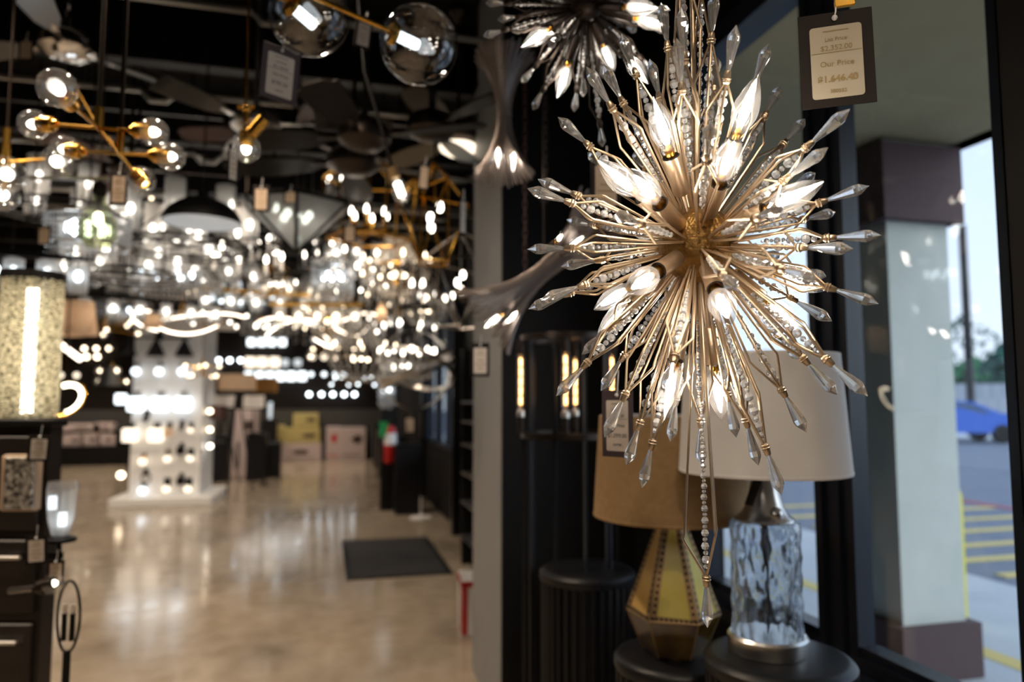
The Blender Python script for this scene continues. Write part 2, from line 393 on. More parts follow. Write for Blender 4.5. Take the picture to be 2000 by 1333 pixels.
# outdoors
sbox('sidewalk', XO, 5.2, -6, 30, -.15, 0, 'walk')
sbox('ground', 5.2, 80, -30, 90, -.3, -.06, 'asph')
sbox('sidewalk_edge_line', 3.62, 3.76, -6, 30, -.02, .003, 'yline')
for y in (4.45, 5.0, 5.55, 6.1, 6.75, 7.4, 8.1, 8.9): sbox('pavement_marking', 5.6, 9.0, y - .06, y + .06, -.062, -.048, 'yline')
sbox('kerb_line', 9.1, 9.22, 2, 30, -.062, -.05, 'rline')
sbox('street', 24, 80, -30, 90, -.07, -.045, 'walk')
b = MB(); b.box((2.55, 11, 2.96), (1.86, 40, .2)); struct(b.build('roof_soffit', 'soffit', smooth=False))
sbox('roof', -12.2, 3.45, -9, 31, CEIL + .15, CEIL + .3, 'brownst')
sbox('wall_fascia', 3.35, 3.48, -9, 31, 2.86, 3.9, 'brownst')
# column with brown base and capital
b = MB(); b.box((3.11, 3.37, 1.43), (.40, .40, 2.86)); c_ = struct(b.build('column', 'stucco', smooth=False))
b = MB(); b.box((3.11, 3.37, .14), (.50, .50, .28)); b.build('column_base', 'brownst', c_, smooth=False)
b = MB(); b.box((3.11, 3.37, 2.62), (.52, .52, .42)); b.build('column_capital', 'brownst', c_, smooth=False)

# soft daylight coming in low over the open lot
sd = bpy.data.lights.new('overcast_sun', 'SUN'); sd.energy = 2.3; sd.angle = 1.0; sd.color = (.90, .95, 1)
so = bpy.data.objects.new('overcast_sun', sd); COL.objects.link(so); so.rotation_mode = 'QUATERNION'; so.rotation_quaternion = Vector((.62, -.62, .42)).to_track_quat('Z', 'Y')
# bollard
p = Pz(1874, 1222, 0)
b = MB(); b.lathe([(.05, 0), (.05, .82), (.043, .85), (.02, .87), (.001, .872)], 16, c=(0, 0, 0))
tag(b.build('bollard', 'yellowp', loc=(p.x, p.y, 0)), 'yellow steel bollard on the pavement behind the stucco column', 'bollard')
# lamp post
q = P(1892, 700, 30); b = MB(); b.tube([(0, 0, -.05), (0, 0, 1.0), (0, 0, 8.8)], [.22, .17, .15], 10)
tag(b.build('street_lamp', 'blackm', loc=(q.x, q.y, 0)), 'tall dark lamp post standing behind the blue car', 'street lamp')
# car
q = P(1850, 862, 25.3)
car = E('car', (q.x, q.y, -.06), 'bright blue car parked across the lot', 'car', rz=-YAW - math.radians(8))
M['carblue'] = pbr('blue_car_paint', (.008, .10, .52), .25, .2, coat=.6)
M['carglass'] = pbr('car_window', (.06, .10, .14), .1)
b = MB()
prof = [(-2.25, .35), (-2.3, .62), (-2.1, .86), (-1.5, .95), (-1.0, 1.36), (-.2, 1.46), (.6, 1.40), (1.45, 1.02), (2.1, .94), (2.28, .7), (2.25, .35)]
vs = []; k = len(prof)
for yy, sc in ((-.88, .94), (-.84, 1), (.84, 1), (.88, .94)):
    vs += [(x, yy if z < 1 else yy * .82, .35 + (z - .35) * (sc if z < 1 else 1)) for x, z in prof]
fs = [tuple(range(k)), tuple(3 * k + i for i in range(k - 1, -1, -1))]
for r in range(3):
    for i in range(k): j = (i + 1) % k; fs.append((r * k + i, (r + 1) * k + i, (r + 1) * k + j, r * k + j))
b.add(vs, fs); b.build('car_body', 'carblue', car)
for sy in (-1, 1):
    b = MB(); b.prism([(-1.2, .98), (-.95, 1.28), (-.2, 1.38), (.5, 1.33), (1.15, 1.02)], -.01, .01, T=Matrix.Translation((0, sy * .74, 0)) @ Matrix.Rotation(PI / 2, 4, 'X'))
    b.build('side_window', 'carglass', car, smooth=False)
    for x in (-1.4, 1.4):
        b = MB(); T = Matrix.Translation((x, sy * .8, .32)) @ Matrix.Rotation(PI / 2, 4, 'X'); b.lathe([(.001, -.1), (.2, -.1), (.32, -.09), (.33, 0), (.32, .09), (.2, .1), (.001, .1)], 20, T=T); b.build('wheel', 'black', car)
# fence, trees
M['fence'] = pbr('grey_fence', (.36, .38, .42), .8)
a, c = P(1250, 760, 52), P(2080, 760, 44)
b = MB(); dv = (c - a); n = 40
for i in range(n):
    p0 = a + dv * (i / n); p1 = a + dv * ((i + .94) / n)
    b.box(((p0.x + p1.x) / 2, (p0.y + p1.y) / 2, 1.15), ((p1 - p0).length, .08, 2.5), 0, math.atan2(dv.y, dv.x))
tag(b.build('fence', 'fence', smooth=False), 'long grey board fence across the parking lot', 'fence')
M['leaf'] = pbr('tree_leaves', (.015, .13, .045), .7, col2=(.03, .20, .07), scale=3)
M['leafd'] = pbr('dark_tree_leaves', (.02, .075, .06), .7, col2=(.04, .12, .08), scale=3)
M['bark'] = pbr('bark', (.08, .06, .05), .9)
def tree(px, d, h, w, leaf, label, sparse=1.0):
    q = P(px, 780, d); t = E('tree', (q.x, q.y, -.06), label, 'tree', 'trees beyond the fence')
    b = MB(); b.tube([(0, 0, 0), (.1, 0, h * .4), (0, .1, h * .8)], [.2, .15, .06], 7)
    for i in range(6):
        a = RND.random() * 6.3; b.tube([(0, 0, h * .35), (math.cos(a) * w * .3, math.sin(a) * w * .3, h * (.6 + .25 * RND.random()))], [.08, .03], 5)
    b.build('trunk', 'bark', t)
    b = MB()
    for i in range(int(420 * sparse)):
        a = RND.random() * 6.3; u = RND.random(); rr = w * .5 * math.sqrt(RND.random()) * math.sin(PI * min(1, .25 + u * .75)); z = h * (.35 + .65 * u)
        c = Vector((math.cos(a) * rr, math.sin(a) * rr, z)); s = .28 * (.5 + RND.random())
        A = Vector((RND.uniform(-1, 1), RND.uniform(-1, 1), RND.uniform(-1, 1))).normalized(); B = A.orthogonal().normalized()
        b.add([c + A * s, c + B * s, c - A * s, c - B * s, c + A.cross(B) * s * .5, c - A.cross(B) * s * .5], [(0, 1, 4), (1, 2, 4), (2, 3, 4), (3, 0, 4), (1, 0, 5), (2, 1, 5), (3, 2, 5), (0, 3, 5)])
    b.build('crown', leaf, t, smooth=False)
tree(1905, 56, 4.6, 6.5, 'leaf', 'bright green tree above the fence behind the lamp post', 1.6)
tree(1890, 74, 10.2, 8.5, 'leafd', 'tall thin-leaved tree rising behind the bright green tree', .45)
tree(1975, 48, 5.4, 4, 'leafd', 'dark tree beside the dark door frame edge', .8)
tree(1500, 58, 5.2, 7, 'leafd', 'broad tree seen through the window behind the starburst chandelier', 1.3)
tree(1420, 78, 7.5, 7, 'leafd', 'tree at the far end of the view through the window', .9)
tree(1600, 70, 5.6, 7, 'leaf', 'tree half hidden by the black window post', .9)

# aisle side black wall units on the right wall beyond the partition
def tagthing(px, py, d, w, h, label, turn=0, roll=0, tilt=0, lines=None, card='card', paper='paper', ink='ink', string=.05, right_pad=0, group=None, clip=False):
    """a hanging price tag: card, paper label, text lines, string"""
    c = P(px, py, d)
    r = E('hanging_price_tag', c, label, 'price tag', group); r.rotation_mode = 'QUATERNION'; r.rotation_quaternion = basis(px, py, d, tilt, roll, turn).to_quaternion()
    b = MB(); b.bevbox((0, 0, 0), (w, .0016, h), .0006); b.build('card', card, r, smooth=False)
    if string:
        b = MB(); b.tube([(0, 0, h * .44), (.002, -.002, h * .5), (.004, 0, h * .5 + string)], .0011, 5); b.ball((0, -.002, h * .43), .004, 8, 5); b.build('string', 'white', r)
    if clip: b = MB(); b.bevbox((.014, 0, h * .5 + .012), (.026, .006, .014), .001); b.build('clip', 'brass', r, smooth=False)
    pw, ph = (w * .70, h * .76); pc = (0.0, -.0013, -h * .03)
    k = []; rr = pw * .07
    for (cx, cz, a0) in ((pw / 2 - rr, ph / 2 - rr, 0), (-pw / 2 + rr, ph / 2 - rr, PI / 2), (-pw / 2 + rr, -ph / 2 + rr, PI), (pw / 2 - rr, -ph / 2 + rr, 1.5 * PI)):
        for i in range(5): a = a0 + i * PI / 8; k.append((cx + rr * math.cos(a), cz + rr * math.sin(a)))
    b = MB(); b.prism(k, 0, .0008, T=Matrix.Translation((pc[0], -.0008, pc[2])) @ Matrix.Rotation(PI / 2, 4, 'X')); lab = b.build('paper_label', paper, r, smooth=False)
    if lines:
        b = MB(); b.box((0, -.0020, pc[2] + ph * .13), (pw * .96, .0004, ph * .006)); b.build('printed_rule', ink, lab, smooth=False); b = MB(); b.box((0, -.0020, pc[2] + ph * .43), (pw * .5, .0003, ph * .012)); b.build('printed_rule', ink, lab, smooth=False)
        for (txt, zf, sf) in lines:
            cu = bpy.data.curves.new('printed_text', 'FONT'); cu.body = txt; cu.size = ph * sf; cu.align_x = 'CENTER'; cu.align_y = 'CENTER'; cu.extrude = .0001
            if sf > .12: cu.offset = .0004
            cu.materials.append(M[ink])
            o = bpy.data.objects.new('printed_text', cu); me = bpy.data.meshes.new_from_object(o); bpy.data.objects.remove(o)
            o = bpy.data.objects.new('printed_text', me); COL.objects.link(o); o.parent = lab; o.location = (0, -.0021, pc[2] + ph * zf); o.rotation_euler = (PI / 2, 0, 0)
    else:
        b = MB()
        for zf, wf in ((.36, .5), (.24, .6), (.02, .55), (-.14, .8), (-.3, .4)): b.box((0, -.0020, pc[2] + ph * zf), (pw * wf, .0004, ph * .035))
        b.build('printed_lines', 'inkf', lab, smooth=False)
    return r
# ================================================================== STARBURST CHANDELIERS
def bulb_mesh(name='bulb', em='hero', s=1.0):
    b = MB()
    b.lathe([(.0062, -.004), (.0066, .0), (.0060, .002), (.0066, .004), (.0060, .006), (.0066, .008), (.0072, .010)], 14, 2)
    b.lathe([(.0072, .010), (.0095, .015), (.0145, .024), (.0172, .034), (.0175, .040), (.0160, .051), (.0125, .062), (.0085, .072), (.0045, .080), (.0014, .085), (.0002, .0862)], 20, 0)
    b.lathe([(.001, .018), (.0042, .021), (.0062, .032), (.0066, .042), (.0052, .055), (.0028, .066), (.001, .070)], 10, 1)
    b.lathe([(.003, .004), (.0045, .012), (.002, .020)], 8, 2)
    return b.mesh(name, [M['bulbglass'], M[em], M['brass']])
BULB = bulb_mesh()

def ray_unit(root, dirv, L, nw=4, metal='champagne', rhub=.053, shoulder=.019, tie=None, sh_at=.72, wr=.0018, bead=.0077, b0=.30, bn=80, gem=.066, twist=0):
    """one spray: bent wires, tie, bead string, crystal drop; local Z runs outward"""
    q = zq(dirv) @ Quaternion((0, 0, 1), twist)
    T = L - gem + .004
    b = MB()
    for k in range(nw):
        a = 2 * PI * k / nw + PI / 4
        zs = rhub + (T - rhub) * (sh_at + RND.uniform(-.03, .03))
        b.tube([pol(a, .003, rhub - .006), pol(a, shoulder * .93, zs - .006), pol(a, shoulder, zs), pol(a, shoulder * .93, zs + .005), pol(a, .0022, T - .006), pol(a, .002, T + .010)], wr, 6)
    b.lathe([(.0045, T - .006), (.0058, T - .002), (.0052, T + .003), (.0040, T + .010), (.003, T + .011)], 8)
    b.torus((0, 0, T + .001), .0058, .0010, 12, 4); b.torus((0, 0, T - .003), .0054, .0010, 12, 4)
    w = b.build('wire_spray', metal, root, (0, 0, 0), q)
    b = MB(); z = T - .013; i = 0
    zend = rhub + (T - rhub) * b0
    while z > zend:
        u = (z - zend) / (T - zend)
        big = bead * (.42 + .58 * u ** .8); r = big if i % 2 else big * .62
        z -= r
        b.ball((RND.uniform(-1, 1) * .0006, RND.uniform(-1, 1) * .0006, z), r, 8, 4)
        z -= r * .96; i += 1
    tag(b.build('bead_strand', 'bead', w, smooth=False), kind='stuff')
    b = MB(); b.gem((0, 0, T + .006), (0, 0, T + gem), .0086, 8); b.build('crystal_drop', 'crystal', w, smooth=False)
    return w

def candle_arm(root, dirv, L, rhub=.052, metal='champagne', s=1.0, bmesh=None):
    q = zq(dirv); base = L - .0862 * s
    b = MB()
    b.cyl((0, 0, rhub - .004), (0, 0, base - .052 * s), .0036 * s, 8)
    b.lathe([(.0036 * s, base - .056 * s), (.010 * s, base - .056 * s), (.0115 * s, base - .054 * s), (.0115 * s, base), (.0104 * s, base + .0005), (.0098 * s, base - .004)], 18)
    b.torus((0, 0, base + .0005), .0106 * s, .0012, 18, 4, 1)
    w = b.build('candle_socket', [metal, 'black'], root, (0, 0, 0), q)
    inst('bulb', bmesh or BULB, w, (0, 0, base), sc=s)
    return w

HC = P(1362, 478, 1.03)
hero = E('starburst_chandelier', HC, 'champagne gold starburst chandelier with crystal bead sprays and candle bulbs, largest and nearest', 'chandelier')
b = MB()
b.ball((0, 0, 0), .055, 32, 20); b.torus((0, 0, 0), .0552, .0008, 40, 5, 0)
b.build('hub', 'hubgold', hero)
b = MB(); b.cyl((0, 0, .04), (0, 0, .9), .0036, 10); b.lathe([(.012, .9), (.012, .93), (.004, .95)], 12); b.cyl((0, 0, .93), (0, 0, CEIL - HC.z - .03), .004, 8); b.lathe([(.004, CEIL - HC.z - .06), (.06, CEIL - HC.z - .03), (.065, CEIL - HC.z)], 20, cap1=True)
b.build('rod', 'champagne', hero)
def on_ell(px, py, front, a, c, HC, edge=False):
    """vector from the chandelier's centre HC to the point of its spray ellipsoid (half width a, half height c) seen at this pixel, on the near or far side"""
    d0 = (HC - CAM).dot(FW); r = ray(px, py)
    def f(t):
        v = CAM + r * t - HC; z = v.z; h2 = v.x * v.x + v.y * v.y; return h2 / a ** 2 + (z / c) ** 2
    ts = [d0 + (k - 60) * a / 50 for k in range(121)]; tm = min(ts, key=f)
    if f(tm) >= 1: return CAM + r * (tm + (-.02 if front else .02)) - HC
    lo, hi = tm, tm + (-1.3 if front else 1.3) * a
    for _ in range(30):
        m = (lo + hi) / 2
        if f(m) < 1: lo = m
        else: hi = m
    if edge and f(tm) > .55: lo = tm + (lo - tm) * .4
    return CAM + r * lo - HC
tips = [(1437,55,1),(1400,115,0),(1522,172,0),(1655,217,1),(1612,292,1),(1692,365,0),(1628,415,0),(1715,460,0),(1660,486,1),(1710,592,0),(1620,625,0),(1690,770,1),
        (1632,768,0),(1572,840,0),(1525,962,0),(1437,850,0),(1255,948,0),(1310,858,0),(1183,850,1),(1090,770,0),(1176,760,0),(1037,602,0),(1062,585,1),(1035,487,0),
        (1035,370,1),(1055,352,0),(1093,232,0),(1148,135,1),(1181,132,0),(1292,10,0),(1322,80,1),(1240,300,0),(1205,420,1),(1432,560,1),(1388,245,1),(1525,405,1),(1590,545,1),
        (1302,770,1),(1178,640,0),(1330,20,1),(1215,70,0),(1500,90,0),(1570,235,0),(1480,905,0),(1370,905,0),(1225,905,0),(1140,690,0),(1100,520,0),(1110,430,0),(1150,300,0),
        (1560,700,0),(1610,540,0),(1590,340,0),(1290,600,0),(1220,500,0),(1520,500,0),(1395,-10,0),(1270,120,0),(1385,180,0)]
A_, C_ = .252, .375
for (px, py, fr) in tips:
    v = on_ell(px, py, fr, A_, C_, HC, True)
    ray_unit(hero, v, v.length, twist=RND.random() * 1.5)
# long plumb sprays below and above
ray_unit(hero, Vector((.006, 0, -1)), .532, nw=3, shoulder=.030, sh_at=.86, b0=.42, gem=.066, bead=.0062, twist=.3)
ray_unit(hero, Vector((-.045, -.01, 1)), .50, nw=3, shoulder=.024, sh_at=.7, b0=.22, gem=.066, bead=.0068, twist=.3)
ray_unit(hero, Vector((.05, .02, 1)), .44, nw=3, shoulder=.02, sh_at=.7, b0=.22, gem=.062, bead=.006, twist=.9)
for (px, py, fr) in [(1275,188,1),(1481,145,1),(1441,258,1),(1166,312,1),(1226,330,1),(1610,354,1),(1222,572,1),(1160,606,0),(1166,657,0),(1427,634,1),(1297,822,1),(1410,822,0),
                     (1612,568,0),(1567,648,0),(1318,655,0),(1232,440,0),(1480,520,0),(1370,330,0)]:
    v = on_ell(px, py, fr, .195, .27, HC)
    candle_arm(hero, v, v.length)

# darker, second starburst further back
SC2 = P(1145, 12, 1.52)
star2 = E('starburst_chandelier', SC2, 'smaller dark bronze starburst chandelier with crystal beads, hanging behind the gold one', 'chandelier')
b = MB(); b.ball((0, 0, 0), .034, 20, 12); b.build('hub', 'bronze', star2)
b = MB(); b.cyl((0, 0, .03), (0, 0, CEIL - SC2.z), .004, 8); b.lathe([(.004, CEIL - SC2.z - .03), (.06, CEIL - SC2.z - .01), (.06, CEIL - SC2.z)], 16); b.build('rod', 'bronze', star2)
t2 = [(947,70,1),(975,38,0),(952,6,0),(1020,160,1),(1042,212,1),(1139,186,1),(1281,140,0),(1300,60,0),(1305,20,1),(1004,62,0),(1085,150,0),(1180,150,0),(1230,110,0),(1240,60,0),(1075,90,1),(1010,-20,1),(1290,-40,0),(1250,-60,1),
      (980,-60,0),(1040,-110,0),(1110,-130,1),(1180,-140,0),(1240,-120,1),(1150,60,0),(1110,30,0),(1200,25,0),(1145,-60,0),(1122,215,0),(1250,150,1)]
for (px, py, fr) in t2:
    v = on_ell(px, py, fr, .20, .225, SC2, True)
    ray_unit(star2, v, v.length, metal='bronze', rhub=.03, bead=.0062, twist=RND.random(), shoulder=.015, gem=.05)
ray_unit(star2, Vector((.12, .02, -1)), .30, nw=3, metal='bronze', rhub=.03, shoulder=.018, sh_at=.8, gem=.05)
for (px, py, fr) in [(1018,93,1),(1065,70,0),(1088,193,1),(1266,164,1),(1200,140,0),(1308,52,0),(1285,15,1),(1030,-60,1),(1250,-90,0),(1150,-110,1)]:
    v = on_ell(px, py, fr, .165, .20, SC2)
    candle_arm(star2, v, v.length, rhub=.03, metal='bronze', s=.95)
# round crystal in the middle of the dark starburst front
w = ray_unit(star2, -FW * .1 + RT * .0 + UP * .012, .13, metal='bronze', rhub=.03, shoulder=.008, gem=.03)
# ================================================================== PRICE TAGS near
tagthing(1634, 115, .98, .094, .134, 'largest price tag, black card reading $1,646.40, hanging before the brown window post', turn=-.28, roll=-.015, string=.06, clip=True,
         lines=[('List Price', .31, .075), ('$2,352.00', .19, .10), ('Our Price', -.03, .105), ('$1,646.40', -.24, .125), ('380532', -.41, .07)], ink='inkf', paper='paper3')
tagthing(547, 145, 1.95, .105, .155, 'price tag reading $795.20 hanging below the clear globe pendant', turn=.70, roll=.06, string=.04,
         lines=[('List Price', .31, .07), ('$1,136.00', .19, .085), ('Our Price', -.0, .09), ('$795.20', -.2, .115), ('349079', -.38, .065)], card='cardw', paper='paper2')
tagthing(1206, 828, 1.42, .074, .132, 'plum-edged price tag reading $1,099.00 in front of the tan lampshade', turn=-.75, roll=0, string=.04,
         lines=[('List Price', .31, .07), ('$1,648.50', .19, .085), ('Our Price', -.0, .09), ('$1,099.00', -.2, .115), ('327798', -.38, .065)], card='cardw', paper='paper2')
for (px, py, d, w, h, label, turn, roll, paper) in [
        (938, 703, 2.65, .068, .125, 'blank-looking cream tag in a black card hanging against the grey wall panel', .1, 0, 'paper2'),
        (1183, 360, 1.75, .075, .130, 'cream tag half hidden behind the upper bulbs of the gold starburst', .1, 0, 'paper'),
        (710, 66, 2.3, .055, .10, 'small price tag between the two clear globes', .5, .1, 'paper2'),
        (232, 368, 2.35, .055, .115, 'tan price tag hanging below the brass globe chandelier', .1, 0, 'paper'),
        (510, 388, 2.9, .065, .11, 'tan price tag over the left corner of the faceted glass lantern', .1, 0, 'paper'),
        (567, 385, 3.4, .065, .062, 'small square tag above the faceted glass lantern', 0, 0, 'paper'),
        (683, 456, 3.5, .060, .095, 'tan price tag below the brass candle lantern', .1, 0, 'paper'),
        (828, 345, 3.0, .045, .12, 'slanted tan tag above the brass cage pendant', .4, .08, 'paper'),
        (904, 422, 2.9, .042, .165, 'long pale tag beside the wall corner, right of the brass cage pendant', .9, .02, 'paper2'),
        (455, 320, 2.25, .035, .125, 'bright tag turned edge-on beside the brass single bulb pendant', 1.0, 0, 'paper2'),
        (51, 97, 3.1, .065, .10, 'tan tag near the upper left corner, left of the chrome fan motor', 0, 0, 'paper'),
        (86, 460, 3.4, .065, .095, 'tan tag above the glittering mesh column lamp', 0, 0, 'paper'),
        (800, 830, 6.4, .10, .16, 'small white tag hanging over the black pedestal with the fire extinguisher behind', .2, 0, 'paper2'),
        (76, 876, 2.2, .06, .08, 'grey-white tag on the dark display cabinet above the crystal panel light', .3, .04, 'paper2'),
        (71, 1075, 2.1, .058, .082, 'white tag hung below the chrome cabinet rail', .2, -.05, 'paper2'),
        (109, 1118, 2.15, .05, .072, 'tan tag in a dark card just above the small globe bulb on the cabinet', 0, 0, 'paper'),
        (108, 862, 3.1, .055, .085, 'mauve-white tag at the cabinet edge under the mesh column lamp', .2, 0, 'paper'),
        (106, 772, 3.0, .055, .09, 'pale tag beside the curved light ring at the mesh column lamp', .2, 0, 'paper2')]:
    tagthing(px, py, d, w, h, label, turn=turn, roll=roll, paper=paper, card='card', string=.03)
# ================================================================== WINDOW CORNER: stools and lamps
STOOLS = {}
def stool(px, py, z, r, label):
    c = Pz(px, py, z); s = E('fluted_stool', (c.x, c.y, 0), label, 'stool', 'black fluted pedestal stools by the window')
    b = MB(); b.lathe([(.001, z), (r * .86, z), (r * .95, z - .004), (r, z - .014), (r * 1.0, z - .034), (r * .97, z - .042), (r * .9, z - .044)], 48); b.build('top', 'stool', s)
    b = MB(); n = 34
    prof = []
    for i in range(n * 4):
        a = 2 * PI * i / (n * 4); k = (.975, .975, .90, .90)[i % 4]; prof.append((r * k * math.cos(a), r * k * math.sin(a)))
    b.prism(prof, .03, z - .04); b.lathe([(r * .9, 0), (r, 0), (r, .03), (r * .9, .03)], 48); b.build('fluted_body', 'stool', s, smooth=False)
    return Vector((c.x, c.y, z))
s1 = stool(1520, 1278, .83, .178, 'black fluted stool carrying the clear glass lamp')
s2 = stool(1316, 1276, .735, .168, 'shorter black fluted stool carrying the yellow hexagonal lamp')
s3 = stool(1147, 1109, .83, .176, 'black fluted stool with an empty top before the dark wall')
# glass cylinder lamp
g = E('table_lamp', P(1500, 1262, 1.775), 'table lamp with rippled clear glass cylinder base and white drum shade', 'table lamp')
g.location.z = .83
gx = g.location
b = MB(); b.lathe([(.001, 0), (.094, 0), (.096, .004), (.096, .036), (.090, .042), (.001, .042)], 40); b.build('base', 'nickel', g)
b = MB(); prof = [(.0845, .040)] + [(.0845 + .0018 * math.sin(i * 1.7) * (1 if 0 < i < 17 else 0), .044 + i * .0155) for i in range(18)] + [(.080, .316), (.074, .318)]
b.lathe(prof, 40)
b2 = [(r - .004, z) for r, z in prof][::-1]; b.lathe(b2, 40); b.build('glass_body', 'wavy', g)
b = MB(); b.tube([(0, 0, .04), (.001, 0, .18), (0, 0, .32)], .006, 10); b.build('inner_rod', 'bronze', g)
b = MB(); b.lathe([(.002, .318), (.070, .317), (.073, .320), (.070, .324), (.060, .330), (.047, .350), (.037, .385), (.031, .42), (.030, .44), (.010, .445), (.010, .52)], 32); b.build('neck', 'nickel', g)
b = MB(); b.ball((.0, -.045, .336), .02, 14, 8); b.build('finial_knob', 'nickel', g)
def shade(parent, z0, z1, r0, r1, matn, name='lamp_shade', rim=None, seam=True):
    b = MB(); t = .0025
    b.lathe([(r0, z0), (r0 + .001, z0 + .006), (r0 - (r0 - r1) * .03, z0 + .0075), (r1 + (r0 - r1) * .03, z1 - .0075), (r1 + .001, z1 - .006), (r1, z1), (r1 - t, z1), (r0 - t, z0), (r0, z0)], 64, mis=[0, 0, 0, 0, 0, 0, 1, 0])
    if seam: b.box(((r0 + r1) / 2 * math.cos(-1.9 - YAW), (r0 + r1) / 2 * math.sin(-1.9 - YAW), (z0 + z1) / 2), (.001, .001, z1 - z0 - .02))
    s = b.build(name, [matn, 'whitef'], parent)
    b = MB()
    for k in range(3): b.cyl((0, 0, z1 - .02), pol(k * 2.094, r1 - .002, z1 - .006), .0018, 5)
    b.lathe([(.014, z1 - .024), (.014, z1 - .016)], 12); b.ball((0, 0, z1 + .004), .009, 10, 6)
    b.cyl((0, 0, z0 + .05), (0, 0, z1), .003, 6); b.build('shade_fitter', 'nickel', s)
    return s
zb = 1.45 - (925 - 780) / FPX * 1.775 - .83; zt = 1.45 + (780 - 692) / FPX * 1.775 - .83
shade(g, zb, zt, .208, .188, 'whitef')
b = MB(); b.box((-.062, -.03, .385), (.003, .032, .13), 0, T=Matrix.Rotation(.42, 4, 'Y')); o = b.build('ribbon', 'blackm', smooth=False)
o.location = gx + Vector((-.15, -.02, .045)); tag(o, 'narrow dark tag strap hanging slanted beside the silver lamp neck', 'tag')
# yellow hexagonal art glass lamp
h = E('table_lamp', (s2.x, s2.y, .735), 'table lamp with hexagonal yellow art glass base in studded filigree and tan burlap shade', 'table lamp', rz=-YAW - .20)
def hexring(r, z): return [(r * math.cos(PI / 3 * k), r * math.sin(PI / 3 * k), z) for k in range(6)]
R0, R1, R2 = .085, .130, .022; Z1, Z2 = .115, .41
lo, mid, top = hexring(R0, .008), hexring(R1, Z1), hexring(R2, Z2)
b = MB(); b.add(lo + mid, [tuple(range(5, -1, -1))] + [(k, (k + 1) % 6, 6 + (k + 1) % 6, 6 + k) for k in range(6)]); b.lathe([(.001, 0), (.07, 0), (.075, .01), (.001, .011)], 24); b.build('lower_body', 'dkglass', h, smooth=False)
for k in range(6):
    b = MB(); b.add([mid[k], mid[(k + 1) % 6], top[(k + 1) % 6], top[k]], [(0, 1, 2, 3)]); b.build('glass_panel', 'onyx' if k in (4, 1, 5) else 'onyx2', h, smooth=False)
b = MB()
def strip(A, B, w, n, inw, nrm):
    A, B = Vector(A), Vector(B); d = (B - A); s_ = d.cross(nrm).normalized() * w; o_ = nrm * .0015
    if s_.dot(inw) < 0: s_ = -s_
    b.add([A + o_, A + s_ + o_, B + s_ * .55 + o_, B + o_], [(0, 1, 2, 3)])
    for i in range(n):
        c = A + d * ((i + .5) / n) + s_ * (.5 - .25 * i / n) + nrm * .0022; e = d.normalized() * .0036; f = s_.normalized() * .0036
        b.add([c - e - f, c + e - f, c + e + f, c - e + f, c + nrm * .0016], [(0, 1, 4), (1, 2, 4), (2, 3, 4), (3, 0, 4)], 1)
for k in range(6):
    A, B, C2, D = map(Vector, (mid[k], mid[(k + 1) % 6], top[(k + 1) % 6], top[k]))
    nrm = (B - A).cross(D - A).normalized()
    strip(A, D, .019, 18, B - A, nrm); strip(B, C2, .019, 18, A - B, nrm); strip(A, B, .016, 10, D - A, nrm)
    b.tube([A, D], .0022, 6); b.tube([A, B], .0026, 6); b.tube([A, lo[k]], .002, 6)
b.build('filigree_frame', ['filig', 'hole'], h, smooth=False)
b = MB(); b.lathe([(.03, Z2 - .004), (.026, Z2 + .01), (.012, Z2 + .02), (.010, Z2 + .12)], 20); b.build('neck', 'brass', h)
dl = 2.1
shade(h, 1.45 - (1003 - 780) / FPX * dl - .735, 1.45 - (812 - 780) / FPX * dl - .735, .222, .203, 'linen', rim=1)

# tall cylindrical cage lamp
c = P(1112, 780, 2.78); cg = E('cage_lamp', (c.x, c.y, 0), 'tall dark cylindrical cage lamp with long amber filament tubes', 'lamp')
zt = 1.45 + (780 - 662) / FPX * 2.78; zm = 1.45 - (850 - 780) / FPX * 2.78; rc = .19
b = MB()
def band(z, r, hgt=.018, th=.012): b.lathe([(r, z - hgt / 2), (r, z + hgt / 2), (r - th, z + hgt / 2), (r - th, z - hgt / 2), (r, z - hgt / 2)], 48)
band(zt, rc, .022); b.box((0, 0, zt), (2 * rc - .01, .012, .012)); b.box((0, 0, zt), (.012, 2 * rc - .01, .012)); b.build('cage_ring', 'bronze', cg)
b = MB(); band(zm, rc, .022); b.box((0, 0, zm), (2 * rc - .01, .012, .012)); b.build('cage_ring', 'bronze', cg)
b = MB(); band(.05, rc, .03); b.build('cage_ring', 'bronze', cg)
for k in range(10):
    a = k * PI / 5 + .3; b = MB(); b.box((*pol(a, rc - .012)[:2], zt / 2), (.014, .010, zt - .02), 0, a); b.build('cage_bar', 'blackm', cg, smooth=False)
for (px, dr) in ((1017, 0), (1099, -1), (1131, 1), (1196, 0)):
    x = (px - 1112) / FPX * 2.78; y = dr * math.sqrt(max(0, (rc - .02) ** 2 - x * x)) * .95
    v = Matrix.Rotation(-YAW, 3, 'Z') @ Vector((x, y, 0)); z0 = 1.45 - (800 - 780) / FPX * 2.78
    b = MB(); b.cyl((v.x, v.y, zm), (v.x, v.y, z0 - .03), .013, 12); b.lathe([(.016, z0 - .03), (.016, z0 - .012), (.010, z0)], 12, 1, c=(v.x, v.y, 0)); 
    s = b.build('tube_socket', ['bronze', 'nickel'], cg)
    b = MB(); b.cyl((v.x, v.y, zt), (v.x, v.y, z0 + .21), .016, 12); b.build('tube_socket', 'bronze', cg)
    b = MB(); b.lathe([(.010, z0), (.0145, z0 + .01), (.0145, z0 + .20), (.010, z0 + .21)], 14, 0, c=(v.x, v.y, 0))
    for i in range(5): b.tube([(v.x, v.y, z0 + .018 + i * .037), (v.x, v.y, z0 + .049 + i * .037)], .0055, 6, 1)
    b.build('filament_tube', ['bulbglass', 'fila'], s)

